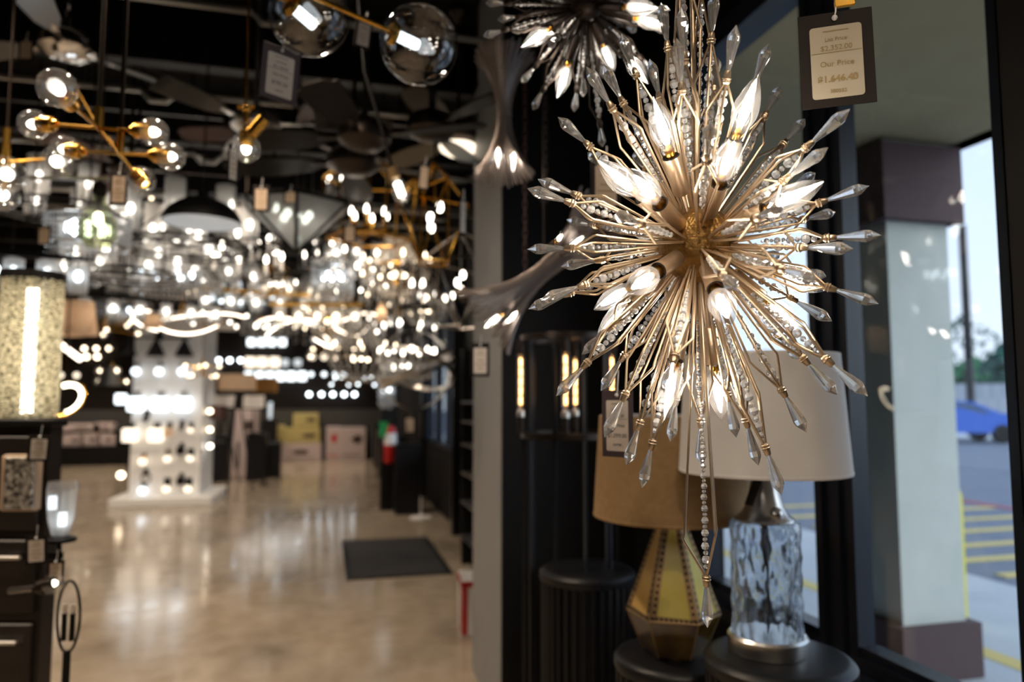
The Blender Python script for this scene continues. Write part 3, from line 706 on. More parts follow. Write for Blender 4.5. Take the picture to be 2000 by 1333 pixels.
# hourglass wire sheaves
def sheaf(name, px, py, d, H, r_end, r_waist, tilt, turn, label, bulbs, up=True, asym=1.0):
    c = P(px, py, d); o = E(name, c, label, 'pendant lamp'); q = (Matrix.Rotation(-YAW + turn, 4, 'Z') @ Matrix.Rotation(tilt, 4, 'Y')).to_quaternion()
    o.rotation_mode = 'QUATERNION'; o.rotation_quaternion = q
    b = MB(); n = 72
    for i in range(n):
        a = 2 * PI * i / n + RND.uniform(-.03, .03); pts = []
        for j in range(11):
            t = j / 10 - .5; k = abs(t * 2) ** 2.1; rr = r_waist + (r_end * (asym if t > 0 else 1) - r_waist) * k
            pts.append(pol(a + t * .5, rr + (RND.uniform(-.006, .006) if j in (0, 10) else 0), t * H + (RND.uniform(-.015, .015) if j in (0, 10) else 0)))
        b.tube(pts, .0023, 4, caps=False)
    for z in (-.04, 0, .04): b.torus((0, 0, z * H * 3), r_waist + .003, .002, 20, 4)
    b.build('wire_sheaf', 'darkwire', o)
    for (z, x, y, ax) in bulbs:
        bb = MB(); bb.cyl((0, 0, -.03), (0, 0, .0), .011, 10); s = bb.build('socket', 'bronze', o, (x, y, z)); s.rotation_euler = (ax, 0, 0)
        inst('bulb', BULB, s, (0, 0, 0))
    return o
o = sheaf('wire_sheaf_pendant', 985, 225, 2.4, .42, .10, .022, 0, 0, 'dark hourglass wire pendant hanging upright above the grey wall panel', [(-.10, -.02, -.01, PI), (-.11, .03, .0, PI)])
b = MB(); b.cyl((0, 0, .1), (0, 0, CEIL - o.location.z), .004, 6); b.build('rod', 'bronze', o)
o = sheaf('wire_sheaf_pendant', 1062, 530, 2.45, .54, .14, .03, math.radians(50), 0, 'dark hourglass wire fixture lying slanted across the grey wall panel', [(-.20, .02, 0, PI), (-.14, .05, .02, PI), (.10, .0, -.03, 0), (.09, -.05, 0, 0)], asym=1.0)
b = MB(); T = o.rotation_quaternion.to_matrix().inverted(); up = T @ Vector((0, 0, 1)); b.cyl((0, 0, 0), tuple(up * (CEIL - o.location.z)), .004, 6); b.build('rod', 'bronze', o)
# hanging chain with a ring
def chain(px, z0, z1, d, matn, label, ring=False):
    c = P(px, 780, d); b = MB(); z = z0; i = 0
    while z < z1:
        T = Matrix.Translation((0, 0, z - z0)) @ Matrix.Rotation(PI / 2 * (i % 2), 4, 'Z') @ Matrix.Rotation(PI / 2, 4, 'X')
        b.torus((0, 0, 0), .012, .002, 10, 4, T=T @ Matrix.Diagonal((.7, 1.4, 1, 1))); z += .028; i += 1
    if ring: b.torus((0, 0, -.02), .018, .004, 16, 6, T=Matrix.Rotation(PI / 2, 4, 'X'))
    tag(b.build('hanging_chain', matn, loc=(c.x, c.y, z0)), label, 'chain')
chain(1068, 2.20, CEIL, 2.6, 'bronze', 'dark chain ending in a ring left of the gold starburst', True)
chain(1026, 1.86, CEIL, 2.7, 'mahog', 'reddish brown chain hanging by the upright wire pendant')

# ---------------- two clear globes on a brass rod
gl = E('globe_chandelier', P(705, 48, 1.85), 'brass rod chandelier with large clear glass globes and frosted tubes', 'chandelier')
ctr = gl.location
def gpos(px, py, d): return P(px, py, d) - ctr
A, B = gpos(604, 30, 1.83), gpos(818, 88, 1.87)
pts = [gpos(500, -20, 1.9), gpos(760, 62, 1.85)]
b = MB(); b.tube([gpos(300, -100, 2.0), gpos(560, 2, 1.80)], .0055, 10); b.tube([gpos(575, -22, 1.76), gpos(768, 62, 1.84)], .006, 10)
b.cyl(gpos(575, -22, 1.76), gpos(560, 2, 1.80), .006, 10)
up_ = gpos(575, -22, 1.76); b.cyl(up_, (up_.x, up_.y, CEIL - ctr.z), .006, 8); b.build('rod', 'brass', gl)
for (c, j, dirp) in ((A, gpos(565, 8, 1.79), gpos(625, 60, 1.86)), (B, gpos(764, 64, 1.84), gpos(830, 95, 1.90))):
    ax = (dirp - j).normalized(); q = zq(ax)
    b = MB(); b.lathe([(.001, -.006), (.024, -.004), (.030, .004), (.028, .012), (.016, .016)], 28); cup = b.build('cup', 'brass', gl, tuple(j), q)
    b = MB(); b.lathe([(.014, .014), (.0145, .075), (.012, .080), (.001, .081)], 18); b.build('frosted_tube', 'glow', cup)
    b = MB(); rr = .102; cl = q.to_matrix().inverted() @ (c - j)
    b.ball(tuple(cl), rr, 48, 24); b.build('glass_globe', 'clear', cup)
pass

# ---------------- brass globe-bulb chandelier at the upper left
def globe_bulb(root, a, bpos, r, matn='brass', em='bn'):
    """socket at a, globe centred on b"""
    a, bpos = Vector(a), Vector(bpos); ax = (bpos - a); L = ax.length; q = zq(ax)
    b = MB(); b.lathe([(.006, -.012), (.013, -.010), (.014, .0), (.021, .003), (.022, .007), (.022, .035), (.019, .038), (.019, .046), (.013, .05)], 16); s = b.build('socket', matn, root, tuple(a), q)
    b = MB(); b.ball((0, 0, L), r, 20, 12, 0); b.lathe([(.012, .04), (.014, L - r * .9), (r * .4, L - r * .9)], 12, 0); b.ball((0, 0, L - r * .05), r * .34, 10, 6, 1, sz=1.5)
    b.build('bulb', ['bulbglass', em], s)
sp = E('globe_chandelier', P(210, 270, 2.05), 'brass branching chandelier with bare globe bulbs, cross-armed, at the upper left', 'chandelier')
c0 = sp.location
def sq(px, py, d): return P(px, py, d) - c0
hub1, hub2 = sq(192, 250, 2.05), sq(234, 300, 2.05)
b = MB()
arms = [((112, 172), 1.72, hub1, (140, 205)), ((66, 243), 2.05, hub1, (105, 243)), ((300, 258), 2.05, hub1, (262, 255)), ((127, 292), 2.15, hub2, (160, 296)), ((333, 306), 2.1, hub2, (300, 303)), ((276, 352), 2.2, hub2, (262, 338))]
for (bp, d, hb, spx) in arms:
    a = sq(spx[0], spx[1], d + (0.08 if d < 1.9 else 0)); b.tube([hb, a], .005, 8)
b.tube([hub1, hub2], .006, 8); b.tube([sq(150, 175, 2.3), hub1, sq(262, 338, 1.95)], .004, 8)
b.cyl(hub1, hub1 + Vector((0, 0, .06)), .012, 10); b.cyl(hub2, hub2 + Vector((0, 0, .06)), .010, 10)
b.build('arm_frame', 'brass', sp)
for hb in (hub1, hub2): b = MB(); b.cyl(hb + Vector((0, 0, .06)), (hb.x, hb.y, CEIL - c0.z), .0065, 8); b.build('hanging_rod', 'bronze', sp)
for (bp, d, hb, spx) in arms:
    globe_bulb(sp, sq(spx[0], spx[1], d + (0.08 if d < 1.9 else 0)), sq(bp[0], bp[1], d), .046 if d < 1.9 else .041)
# brass cluster with a single bulb and tilted canister
cl = E('cluster_pendant', P(482, 250, 2.15), 'small brass pendant with one glowing globe bulb and a tilted brass canister', 'pendant lamp')
c1 = cl.location
def cq(px, py, d=2.15): return P(px, py, d) - c1
b = MB(); b.cyl(cq(480, 205), (cq(480, 205).x, cq(480, 205).y, CEIL - c1.z), .004, 6); b.tube([cq(480, 205), cq(481, 240)], .008, 10); b.ball(cq(481, 212), .014, 10, 6); b.tube([cq(465, 209), cq(497, 209)], .005, 8); b.cyl(cq(490, 262), cq(516, 232), .019, 14)
b.build('body', 'brass', cl)
globe_bulb(cl, cq(483, 255), cq(481, 290), .042)
# angled bare bulb on a black stem
ab = E('bulb_pendant', P(770, 330, 2.6), 'bare tubular bulb on a slanting black stem over the brass cage pendant', 'pendant lamp')
c2 = ab.location
def aq(px, py, d=2.6): return P(px, py, d) - c2
b = MB(); b.tube([aq(700, 0), aq(712, 140), aq(745, 250), aq(768, 335)], .006, 8); t_ = aq(700, 0); b.cyl(t_, (t_.x, t_.y, CEIL - c2.z), .005, 6); b.cyl(aq(766, 328), aq(772, 348), .02, 12, 1)
b.build('stem', ['black', 'filig'], ab)
ax = aq(786, 385) - aq(771, 345); q = zq(ax); b = MB(); b.lathe([(.012, 0), (.022, .02), (.030, .06), (.028, .085), (.015, .102), (.001, .106)], 18, 0); b.lathe([(.001, .02), (.014, .025), (.014, .075), (.001, .08)], 10, 1)
b.build('bulb', ['bulbglass', 'bn'], ab, tuple(aq(771, 345)), q)

# ---------------- left cabinet and what it carries
M['cab'] = pbr('dark_cabinet', (.020, .015, .012), .4)
cb = P(48, 1060, 2.3); rx = P(88, 1060, 2.3)
Tb = Matrix.Rotation(-YAW, 3, 'Z')
cab = E('display_cabinet', (rx.x, rx.y, 0), 'black display cabinet with chrome rails at the left edge', 'cabinet', rz=-YAW)
ztop = 1.45 - (832 - 780) / FPX * 2.45
b = MB(); b.box((-.42, .03, ztop / 2), (.84, .06, ztop)); b.build('carcass', 'cab', cab, smooth=False)
b = MB(); b.bevbox((-.42, .03, ztop + .012), (.86, .09, .024), .004); b.build('top', 'black', cab, smooth=False)
for i, (z0, z1) in enumerate([(.06, .42), (.45, .74), (.77, 1.0), (1.03, ztop - .03)]):
    b = MB(); b.bevbox((-.42, -.008, (z0 + z1) / 2), (.80, .016, z1 - z0), .004); dw = b.build('drawer', 'cab', cab, smooth=False)
    if i < 3:
        b = MB(); zz = z1 - .05; b.cyl((-.36, -.04, zz), (-.05, -.04, zz), .007, 10); b.cyl((-.36, -.04, zz), (-.36, 0, zz), .005, 6); b.cyl((-.05, -.04, zz), (-.05, 0, zz), .005, 6); b.build('handle', 'nickel', dw)
c = P(58, 690, 2.75); mz = 1.45 - (828 - 780) / FPX * 2.75
ml = E('mesh_column_lamp', (c.x, c.y, mz), 'tall glittering woven mesh column lamp glowing white inside', 'lamp')
b = MB(); r_ = .104; hh = (828 - 548) / FPX * 2.75; b.lathe([(r_, .02), (r_, hh)], 40); b.build('mesh_shade', 'goldmesh', ml)
b = MB(); b.lathe([(.001, 0), (r_ + .004, 0), (r_ + .004, .022), (r_, .024)], 40); b.build('end_cap', 'black', ml); b = MB(); b.lathe([(r_ + .006, hh), (r_ + .006, hh + .03), (.001, hh + .034)], 40); b.build('end_cap', 'black', ml)
b = MB(); b.cyl((0, 0, .04), (0, 0, hh - .03), .020, 12); b.build('light_tube', 'column', ml)
# pedestal under the mesh lamp
pd = E('pedestal', (c.x, c.y, 0), 'black pedestal under the glittering mesh column lamp', 'pedestal', rz=-YAW); b = MB(); b.bevbox((0, .0, mz / 2), (.18, .18, mz - .002), .006); b.build('block', 'black', pd, smooth=False)
# lit crystal panel sconce
c = P(42, 943, 2.24); pl = E('crystal_wall_light', c, 'square crackled crystal wall light on the black cabinet front', 'wall light', rz=-YAW)
M['crackle'] = pbr('crackled_crystal', (.05, .045, .04), .15, .5, col2=(.85, .8, .72), scale=70, bump=.6, bscale=80)
b = MB(); b.bevbox((0, .0, 0), (.115, .03, .175), .006); b.build('frame', 'creamf', pl, smooth=False)
b = MB(); b.bevbox((.006, -.018, 0), (.092, .012, .16), .003); b.build('crystal_panel', 'crackle', pl, smooth=False)
# crystal cylinder wall lamp
c = P(120, 995, 2.2); cw = E('crystal_lamp', c, 'clear crystal cylinder lamp with two bright bulbs beside the black cabinet', 'wall lamp', rz=-YAW)
b = MB(); b.lathe([(.024, -.08), (.036, -.03), (.042, .06), (.038, .085)], 12, 0); b.lathe([(.020, -.08), (.032, -.03), (.038, .06)], 12, 0); b.build('crystal_shade', 'clearw', cw, smooth=False)
b = MB(); b.lathe([(.001, -.10), (.045, -.098), (.045, -.088), (.02, -.08)], 24); b.cyl((0, 0, -.2), (0, 0, -.1), .006, 8); b.box((-.05, .0, -.14), (.12, .012, .02)); b.build('base', 'black', cw)
for x, z in ((-.025, .02), (.008, -.03)):
    b = MB(); b.cyl((x, -.005, z - .02), (x, -.005, z + .02), .012, 10); b.build('bulb', 'glow', cw)
# small globe bulb on cabinet
c = P(88, 1146, 2.12); gb = E('wall_bulb_light', c, 'small clear globe bulb light sticking out of the cabinet side', 'wall light')
globe_bulb(gb, (-.02, 0, -.004), tuple(P(103, 1141, 2.12) - c), .031, 'bronze')
b = MB(); b.cyl(tuple(P(20, 1155, 2.2) - c), (-.02, 0, -.004), .010, 8); b.build('arm', 'nickel', gb)
# black oval ring lamp on a stand
c = P(134, 1205, 2.15); ov = E('oval_ring_lamp', (c.x, c.y, 0), 'black oval ring floor lamp with candle sleeves beside the cabinet', 'floor lamp', rz=-YAW)
b = MB(); b.tube([(.034 * math.cos(a * PI / 20), .03 * math.sin(a * PI / 20) * 0, c.z + .105 * math.sin(a * PI / 20)) for a in range(40)], .004, 6, closed=True)
b.cyl((0, 0, .02), (0, 0, c.z - .10), .011, 10); b.lathe([(.001, 0), (.12, 0), (.12, .015), (.01, .025)], 28); b.build('stand', 'black', ov)
for x in (-.012, .012):
    b = MB(); b.cyl((x, 0, c.z - .07), (x, 0, c.z + .01), .008, 8); b.cyl((x, 0, c.z + .01), (x, 0, c.z + .035), .007, 8, 1); b.build('candle', ['black', 'paper2'], ov)
# ================================================================== FIXTURE KINDS (origin at the body's centre)
def candle_me(em, sleeve='white', s=1.0):
    b = MB(); b.cyl((0, 0, 0), (0, 0, .07 * s), .010 * s, 8, 0); b.lathe([(.018 * s, -.004), (.022 * s, .004), (.01 * s, .006)], 8, 0)
    b.lathe([(.006 * s, .07 * s), (.011 * s, .08 * s), (.012 * s, .092 * s), (.009 * s, .107 * s), (.001, .122 * s)], 8, 1)
    return b.mesh('candle', [M[sleeve], M[em]])
CM = {}
def cme(em, sleeve='white', s=1.0):
    k = (em, sleeve, s)
    if k not in CM: CM[k] = candle_me(em, sleeve, s)
    return CM[k]
def ball_me(em, r, sz=1.0):
    k = ('b', em, r, sz)
    if k not in CM:
        b = MB(); b.ball((0, 0, 0), r, 8, 6, 0, sz); CM[k] = b.mesh('bulb', [M[em]])
    return CM[k]
def K_candle(r, n=8, R=.36, metal='black', em='bn', sleeve='white', crys=False, tiers=1, s=1.2):
    b = MB(); b.lathe([(.004, -.16), (.02, -.13), (.03, -.10), (.012, -.06), (.01, .05), (.022, .08), (.01, .12), (.006, .22)], 12)
    for t in range(tiers):
        RR = R * (1 - .4 * t); zz = .16 * t
        for k in range(n):
            a = 2 * PI * k / n + t * .4
            b.tube([pol(a, .01, -.08 + zz), pol(a, RR * .4, -.13 + zz), pol(a, RR * .8, -.10 + zz), pol(a, RR, -.02 + zz)], .006, 6)
            inst('candle', cme(em, sleeve, s), r, pol(a, RR, -.015 + zz))
    if crys is not None and not crys: b.torus((0, 0, -.09), R * .62, .006, 24, 5)
    b.build('arm_frame', metal, r)
    if crys:
        c = MB()
        for t in range(tiers):
            for k in range(n * 2):
                a = PI * k / n + t; RR = R * (1 - .4 * t) * (1 if k % 2 == 0 else .6)
                for j in range(3): c.ball(pol(a, RR, -.05 - j * .025 + .16 * t), .010, 6, 3)
                c.gem(pol(a, RR, -.12 + .16 * t), pol(a, RR, -.19 + .16 * t), .011, 5)
        tag(c.build('crystal_trim', 'crys' if crys == 1 else 'crysa', r, smooth=False), kind='stuff')
    return .2
def K_glasscyl(r, n=8, R=.34, metal='black', em='bn', gh=.22, gr=.062, glass='clearw', two=False, up=True):
    b = MB(); b.torus((0, 0, -.02), R, .010, 36, 6); b.torus((0, 0, -.05), R, .008, 36, 6)
    for k in range(4): a = k * PI / 2; b.cyl((0, 0, .30), pol(a, R, -.02), .005, 5); b.cyl((0, 0, -.02), pol(a, R, -.02), .006, 5)
    b.build('ring_frame', metal, r)
    for k in range(n):
        a = 2 * PI * k / n; g = MB(); z0 = 0 if up else -.06 - gh
        g.lathe([(gr * .9, z0), (gr, z0 + .01), (gr, z0 + gh)], 14); s = g.build('glass_shade', glass, r, pol(a, R))
        inst('bulb', ball_me(em, .021, 1.5), s, (0, 0, z0 + gh * .45))
    return .3
def K_drum(r, R=.25, h=.22, metal='chrome', em='bc', rods=64, mat='crys', nb=5):
    b = MB(); b.torus((0, 0, h / 2), R, .008, 40, 6); b.torus((0, 0, -h / 2), R * .98, .006, 40, 6); b.cyl((0, 0, h / 2), (0, 0, h / 2 + .12), .008, 8)
    for k in range(3): b.cyl((0, 0, h / 2), pol(k * 2.094, R, h / 2), .005, 5)
    b.build('ring_frame', metal, r)
    c = MB()
    for k in range(rods):
        a = 2 * PI * k / rods
        for RR, zz in ((R, 0), (R * .62, -.05)):
            if RR < R and k % 2: continue
            for j in range(5):
                z = h / 2 - (j + .5) * h / 5 + zz; c.gem(pol(a, RR, z + h * .09), pol(a, RR, z - h * .09), .010, 4, .5)
    tag(c.build('crystal_curtain', mat, r, smooth=False), kind='stuff')
    for k in range(nb): inst('bulb', ball_me(em, .018, 1.7), r, pol(2 * PI * k / nb, R * .45, .02))
    return h / 2 + .12
def K_basket(r, R=.28, em='bn', mat='crysa', metal='brass', n=22, row=True):
    b = MB(); b.torus((0, 0, 0), R, .010, 36, 6); b.torus((0, 0, R * 1.0), R * .35, .008, 24, 6); b.torus((0, 0, -R * .55), R * .55, .006, 24, 6); b.cyl((0, 0, -R * .9), (0, 0, R * 1.15), .008, 8)
    b.build('ring_frame', metal, r)
    c = MB()
    for k in range(n):
        a = 2 * PI * k / n
        for j in range(12):
            t = j / 11; rr = R * (.35 + .65 * t ** 2.2); c.ball(pol(a, rr, R * (1 - t)), .0125 + .004 * (j % 2), 5, 3)
        for j in range(9):
            t = j / 8; rr = R * math.cos(t * 1.5); c.ball(pol(a, rr, -R * .85 * math.sin(t * 1.5) - .012), .0145, 5, 3)
        c.gem(pol(a, R * 1.0, -.01), pol(a, R * 1.0, -.09), .010, 4)
    tag(c.build('bead_curtain', mat, r, smooth=False), kind='stuff')
    for k in range(8): inst('candle', cme(em, 'white', 1.1), r, pol(2 * PI * k / 8 + .2, R * (1.06 if row else .7), -.02))
    for k in range(3): inst('bulb', ball_me(em, .020), r, pol(k * 2.1, R * .25, -R * .2))  # inner bulbs added to light up the beads
    return R * 1.15
def K_globes(r, n=6, R=.3, metal='brass', em='bn', gr=.055):
    b = MB(); b.cyl((0, 0, -.06), (0, 0, .15), .014, 10)
    for k in range(n):
        a = 2 * PI * k / n; z = .06 * (-1) ** k; b.cyl((0, 0, z * .4), pol(a, R, z), .006, 6)
        g = MB(); g.ball(pol(a, R + gr * .7, z), gr, 14, 8, 0); g.ball(pol(a, R + gr * .6, z), gr * .36, 8, 6, 1); g.build('globe_bulb', ['bulbglass', em], r)
    b.build('arm_frame', metal, r); return .15
def K_lantern(r, w=.3, h=.42, metal='brass', em='bn', n=4, taper=1.0, cand=4):
    b = MB(); t = .009
    bot = [pol(2 * PI * k / n + PI / n, w / 2 * taper, -h / 2) for k in range(n)]; top = [pol(2 * PI * k / n + PI / n, w / 2, h * .25) for k in range(n)]; ap = (0, 0, h / 2)
    for k in range(n):
        j = (k + 1) % n; b.tube([bot[k], bot[j]], t, 4); b.tube([top[k], top[j]], t, 4); b.tube([bot[k], top[k]], t, 4); b.tube([top[k], ap], t * .8, 4)
    b.cyl((0, 0, -h / 2 + .04), (0, 0, h / 2), .007, 6)
    for k in range(n): b.tube([bot[k], (0, 0, -h / 2 + .04)], t * .6, 4)
    b.build('cage_frame', metal, r)
    for k in range(cand): a = 2 * PI * k / cand; inst('candle', cme(em, metal if metal == 'brass' else 'white', 1.1), r, pol(a, w * .2, -h / 2 + .06))
    return h / 2
def K_orb(r, R=.36, metal='nickel', em='bn', cand=6):
    for i, (ax, an) in enumerate((('X', PI / 2), ('X', PI / 2 + 1.05), ('X', PI / 2 - 1.05), ('Y', .3))):
        T = Matrix.Rotation(i * 1.05, 4, 'Z') @ Matrix.Rotation(an, 4, ax); b = MB()
        b.lathe([(R, -.019), (R, .019), (R - .012, .019), (R - .012, -.019), (R, -.019)], 44, T=T); b.build('orb_ring', metal, r)
    b = MB(); b.cyl((0, 0, -.12), (0, 0, R), .008, 8)
    for k in range(cand): b.tube([(0, 0, -.1), pol(k * 2 * PI / cand, R * .4, -.04)], .005, 5)
    b.build('arm_frame', metal, r)
    for k in range(cand): inst('candle', cme(em, 'white', 1.1), r, pol(k * 2 * PI / cand, R * .4, -.04))
    return R
def K_led(r, R=.4, arcs=3, em='led', metal='brass', th=.010, wave=.07):
    b = MB(); b.cyl((0, 0, 0), (0, 0, .25), .01, 8)
    for i in range(arcs):
        rr = R * (1 - .22 * i); a0 = i * 1.9; pts = []
        for j in range(22):
            a = a0 + j * (2 * PI * .30) / 21; pts.append((rr * math.cos(a), rr * math.sin(a), -.09 * i + wave * math.sin(2 * a + i)))
        g = MB(); g.tube(pts, th, 6); g.build('light_tube', em, r)
        b.tube([(x, y, z + th) for x, y, z in pts], th * .8, 5); b.cyl(pts[4], (0, 0, .22), .002, 4); b.cyl(pts[16], (0, 0, .22), .002, 4)
    b.build('frame', metal, r); return .25
def K_linear(r, n=5, L=1.0, metal='black', em='bn', glass='clearw', gh=.18, gr=.05, horiz=None):
    b = MB(); b.box((0, 0, .02), (L, .03, .03)); b.cyl((-L * .3, 0, .03), (0, 0, .25), .004, 5); b.cyl((L * .3, 0, .03), (0, 0, .25), .004, 5); b.build('bar', metal, r, smooth=False)
    for k in range(n):
        x = (k + .5) / n * L - L / 2; g = MB(); g.lathe([(gr, -gh), (gr, -.01), (gr * .4, 0)], 12); s = g.build('glass_shade', glass, r, (x, 0, 0)); inst('bulb', ball_me(em, .021, 1.5), s, (0, 0, -gh * .45))
    return .25
def K_dome(r, R=.185, outer='black', inner='white', em='bc', h=.62):
    b = MB(); pr = [(R * math.sin(t), R * h * 2 * .55 * math.cos(t)) for t in [PI / 2 * (1 - i / 10) for i in range(10)]]
    b.lathe(pr + [(.03, R * .70), (.03, R * .86), (.008, R * .9)], 40, 0); b.lathe([(x * .975 + .001, z * .97) for x, z in pr], 40, 1); b.lathe([(R, 0), (R * .975, 0)], 40, 0)
    b.build('dome_shade', [outer, inner], r)
    b = MB(); b.cyl((0, 0, R * .4), (0, 0, R * .8), .02, 10); b.build('socket', 'chrome', r); inst('bulb', ball_me(em, .036, 1.2), r, (0, 0, R * .54)); return R * .88
def K_shade(r, r0=.17, r1=.12, h=.22, mat='creamf', em='gloww', stem=.1):
    b = MB(); b.lathe([(r0, -h / 2), (r1, h / 2), (r1 - .004, h / 2), (r0 - .004, -h / 2), (r0, -h / 2)], 32); b.build('lamp_shade', mat, r); inst('bulb', ball_me('bn', .032), r, (0, 0, 0))
    b = MB(); b.cyl((0, 0, 0), (0, 0, h / 2 + stem), .006, 6)
    for k in range(3): b.cyl((0, 0, h * .4), pol(k * 2.094, r1 - .003, h / 2 - .01), .003, 4)
    b.build('stem', 'bronze', r); return h / 2 + stem
def K_jar(r, R=.075, h=.22, glass='green', em='bn'):
    b = MB(); b.lathe([(R * .55, -h * .55), (R, -h * .35), (R * 1.02, -.02), (R * .6, h * .25), (R * .34, h * .38), (R * .36, h * .5)], 24); b.build('glass_jar', glass, r)
    b = MB(); b.lathe([(R * .36, h * .5), (R * .4, h * .5), (R * .38, h * .72), (R * .15, h * .76), (.005, h * .95)], 16); b.cyl((0, 0, h * .15), (0, 0, h * .5), .012, 8); b.build('cap', 'bronze', r)
    inst('bulb', ball_me(em, .020, 1.6), r, (0, 0, h * .02)); return h * .9
def K_diamond(r, w=.56, h=.30):
    n = 6; b = MB(); g = MB(); ring = [pol(2 * PI * k / n + .26, w / 2, 0) for k in range(n)]; ap = (0, 0, -h); up = [pol(2 * PI * k / n + .26, w * .16, h * .30) for k in range(n)]
    for k in range(n):
        j = (k + 1) % n; b.tube([ring[k], ring[j]], .009, 4); b.tube([ring[k], ap], .009, 4); b.tube([ring[k], up[k]], .005, 4); b.tube([up[k], up[j]], .005, 4); g = MB(); g.add([ring[k], ring[j], ap], [(0, 1, 2)]); g.build('glass_pane', 'seeded', r, smooth=False)
    b.cyl((0, 0, -.06), (0, 0, h * .34), .01, 8); b.build('frame', 'black', r)
    for k in range(4): inst('bulb', ball_me('bn', .021, 1.2), r, pol(k * PI / 2 + .7, .08, -.06))
    return h * .32
def K_cage(r, w=.34, h=.42, metal='brass', em='bn'):
    K = [(0, 0, h * .5)]; up = [pol(k * 2 * PI / 4, w * .5, h * .15 + (.05 if k % 2 else -.02)) for k in range(4)]; lo = [pol(k * 2 * PI / 4 + .5, w * .26, -h * .5) for k in range(4)]
    b = MB()
    for k in range(4):
        j = (k + 1) % 4; b.tube([K[0], up[k]], .006, 4); b.tube([up[k], up[j]], .006, 4); b.tube([up[k], lo[k]], .006, 4); b.tube([up[j], lo[k]], .005, 4); b.tube([lo[k], lo[j]], .006, 4)
    b.cyl((0, 0, .05), (0, 0, h * .5), .006, 6); b.build('cage_frame', metal, r)
    for k in range(3): inst('bulb', ball_me(em, .017, 1.6), r, (.03 * math.cos(2 * k), .02 * math.sin(2 * k), .03 - k * .055))
    return h * .5
def K_ledring(r, R=.16, em='lediv'):
    b = MB(); T = Matrix.Rotation(1.1, 4, 'X'); b.torus((0, 0, 0), R, .013, 24, 8, T=T, a0=-1.2, a1=2.0); b.build('light_ring', em, r); b = MB(); b.torus((0, 0, .0), R + .016, .008, 36, 5, T=T); b.cyl((0, 0, .1), (0, 0, .3), .003, 5); b.build('rim', 'brass', r); return .3

PROTO = {}
KN = dict(candle=('candle_chandelier', 'chandelier'), glasscyl=('glass_cylinder_chandelier', 'chandelier'), drum=('crystal_drum_chandelier', 'chandelier'), basket=('crystal_basket_chandelier', 'chandelier'),
          globes=('globe_chandelier', 'chandelier'), lantern=('lantern_pendant', 'pendant lamp'), orb=('orb_chandelier', 'chandelier'), led=('light_tube_chandelier', 'chandelier'), linear=('linear_chandelier', 'chandelier'),
          dome=('dome_pendant', 'pendant lamp'), shade=('shade_pendant', 'pendant lamp'), jar=('glass_jar_pendant', 'pendant lamp'), diamond=('faceted_lantern', 'pendant lamp'), cage=('cage_pendant', 'pendant lamp'), ledring=('light_ring_pendant', 'pendant lamp'))
def place(kind, px, py, d, label, sc=1.0, rz=None, group=None, **kw):
    key = (kind, tuple(sorted(kw.items()))); name, cat = KN[kind]
    if key not in PROTO:
        r = bpy.data.objects.new(name, None); COL.objects.link(r); top = globals()['K_' + kind](r, **kw); PROTO[key] = (r, top); o = r
    else:
        r, top = PROTO[key]; o = copy_tree(r, skip=('hanging_rod',))
    c = P(px, py, d); o.location = c; o.rotation_euler = (0, 0, RND.random() * 3 if rz is None else rz); o.scale = (sc,) * 3
    tag(o, label, cat, group or 'light fixtures hanging over the showroom')
    L = (CEIL - c.z) / sc
    b = MB(); b.cyl((0, 0, top), (0, 0, L - .02 / sc), .005 / sc, 6); b.lathe([(.005 / sc, L - .03 / sc), (.06 / sc, L - .015 / sc), (.06 / sc, L)], 14)
    b.build('hanging_rod', 'bronze', o)
    return o

F = place
# nearer row under the dark ceiling
F('dome', 395, 436, 3.6, 'black dome pendant with white inside, hanging at the left of the showroom', R=.187)
F('jar', 192, 430, 3.1, 'pale green glass jar pendant with one bulb')
F('diamond', 580, 402, 3.9, 'faceted seeded glass lantern with black edges tapering to a point', rz=.3, w=.60, h=.26)
F('lantern', 722, 388, 4.5, 'large open brass lantern with a group of candle bulbs', w=.58, h=.52, n=6, taper=.9, cand=6)
F('cage', 848, 415, 3.5, 'geometric brass cage pendant with a slanting row of bulbs', rz=.2, w=.36, h=.50)
F('cage', 900, 545, 4.6, 'large geometric silver wire cage near the wall corner, below the brass cage', rz=.9, w=.60, h=.62, metal='nickel')
F('drum', 172, 455, 3.7, 'brilliant crystal drum chandelier below the green glass jar', R=.195, h=.15, rods=56, nb=8)
F('glasscyl', 118, 405, 4.6, 'clear glass cylinder chandelier behind the crystal drum at the left edge', n=8, R=.34)
F('glasscyl', 365, 475, 4.4, 'black ring chandelier of tall clear glass cylinders under the black dome', n=8, R=.36, gh=.30, gr=.055)
F('linear', 60, 505, 3.9, 'blue-white glass island light above the glittering mesh column', n=4, L=.6, em='bc', rz=.2)
F('candle', 500, 450, 4.6, 'small black candle chandelier partly behind the faceted lantern', n=6, R=.26)
F('candle', 478, 520, 5.2, 'crystal-dropped candle chandelier between the glass cylinders and the faceted lantern', n=8, R=.26, crys=1)
F('candle', 590, 505, 5.9, 'black candle chandelier right under the point of the faceted lantern', n=8, R=.34)
F('drum', 325, 540, 5.6, 'wide bright crystal drum chandelier beneath the ring of tall cylinders', R=.40, h=.22, rods=72, nb=6)
F('glasscyl', 250, 530, 4.8, 'clear cylinder chandelier right of the crystal drum with the green jar', n=6, R=.30)
F('drum', 650, 545, 6.0, 'pale crystal drum chandelier below the brass candle lantern', R=.17, h=.30, rods=40, nb=5)
F('basket', 775, 525, 5.9, 'golden crystal basket chandelier glowing brightly near the wall', R=.26, em='bw')
F('lantern', 815, 550, 5.0, 'black square lantern with candle bulbs left of the silver wire cage', w=.26, h=.36, metal='black')
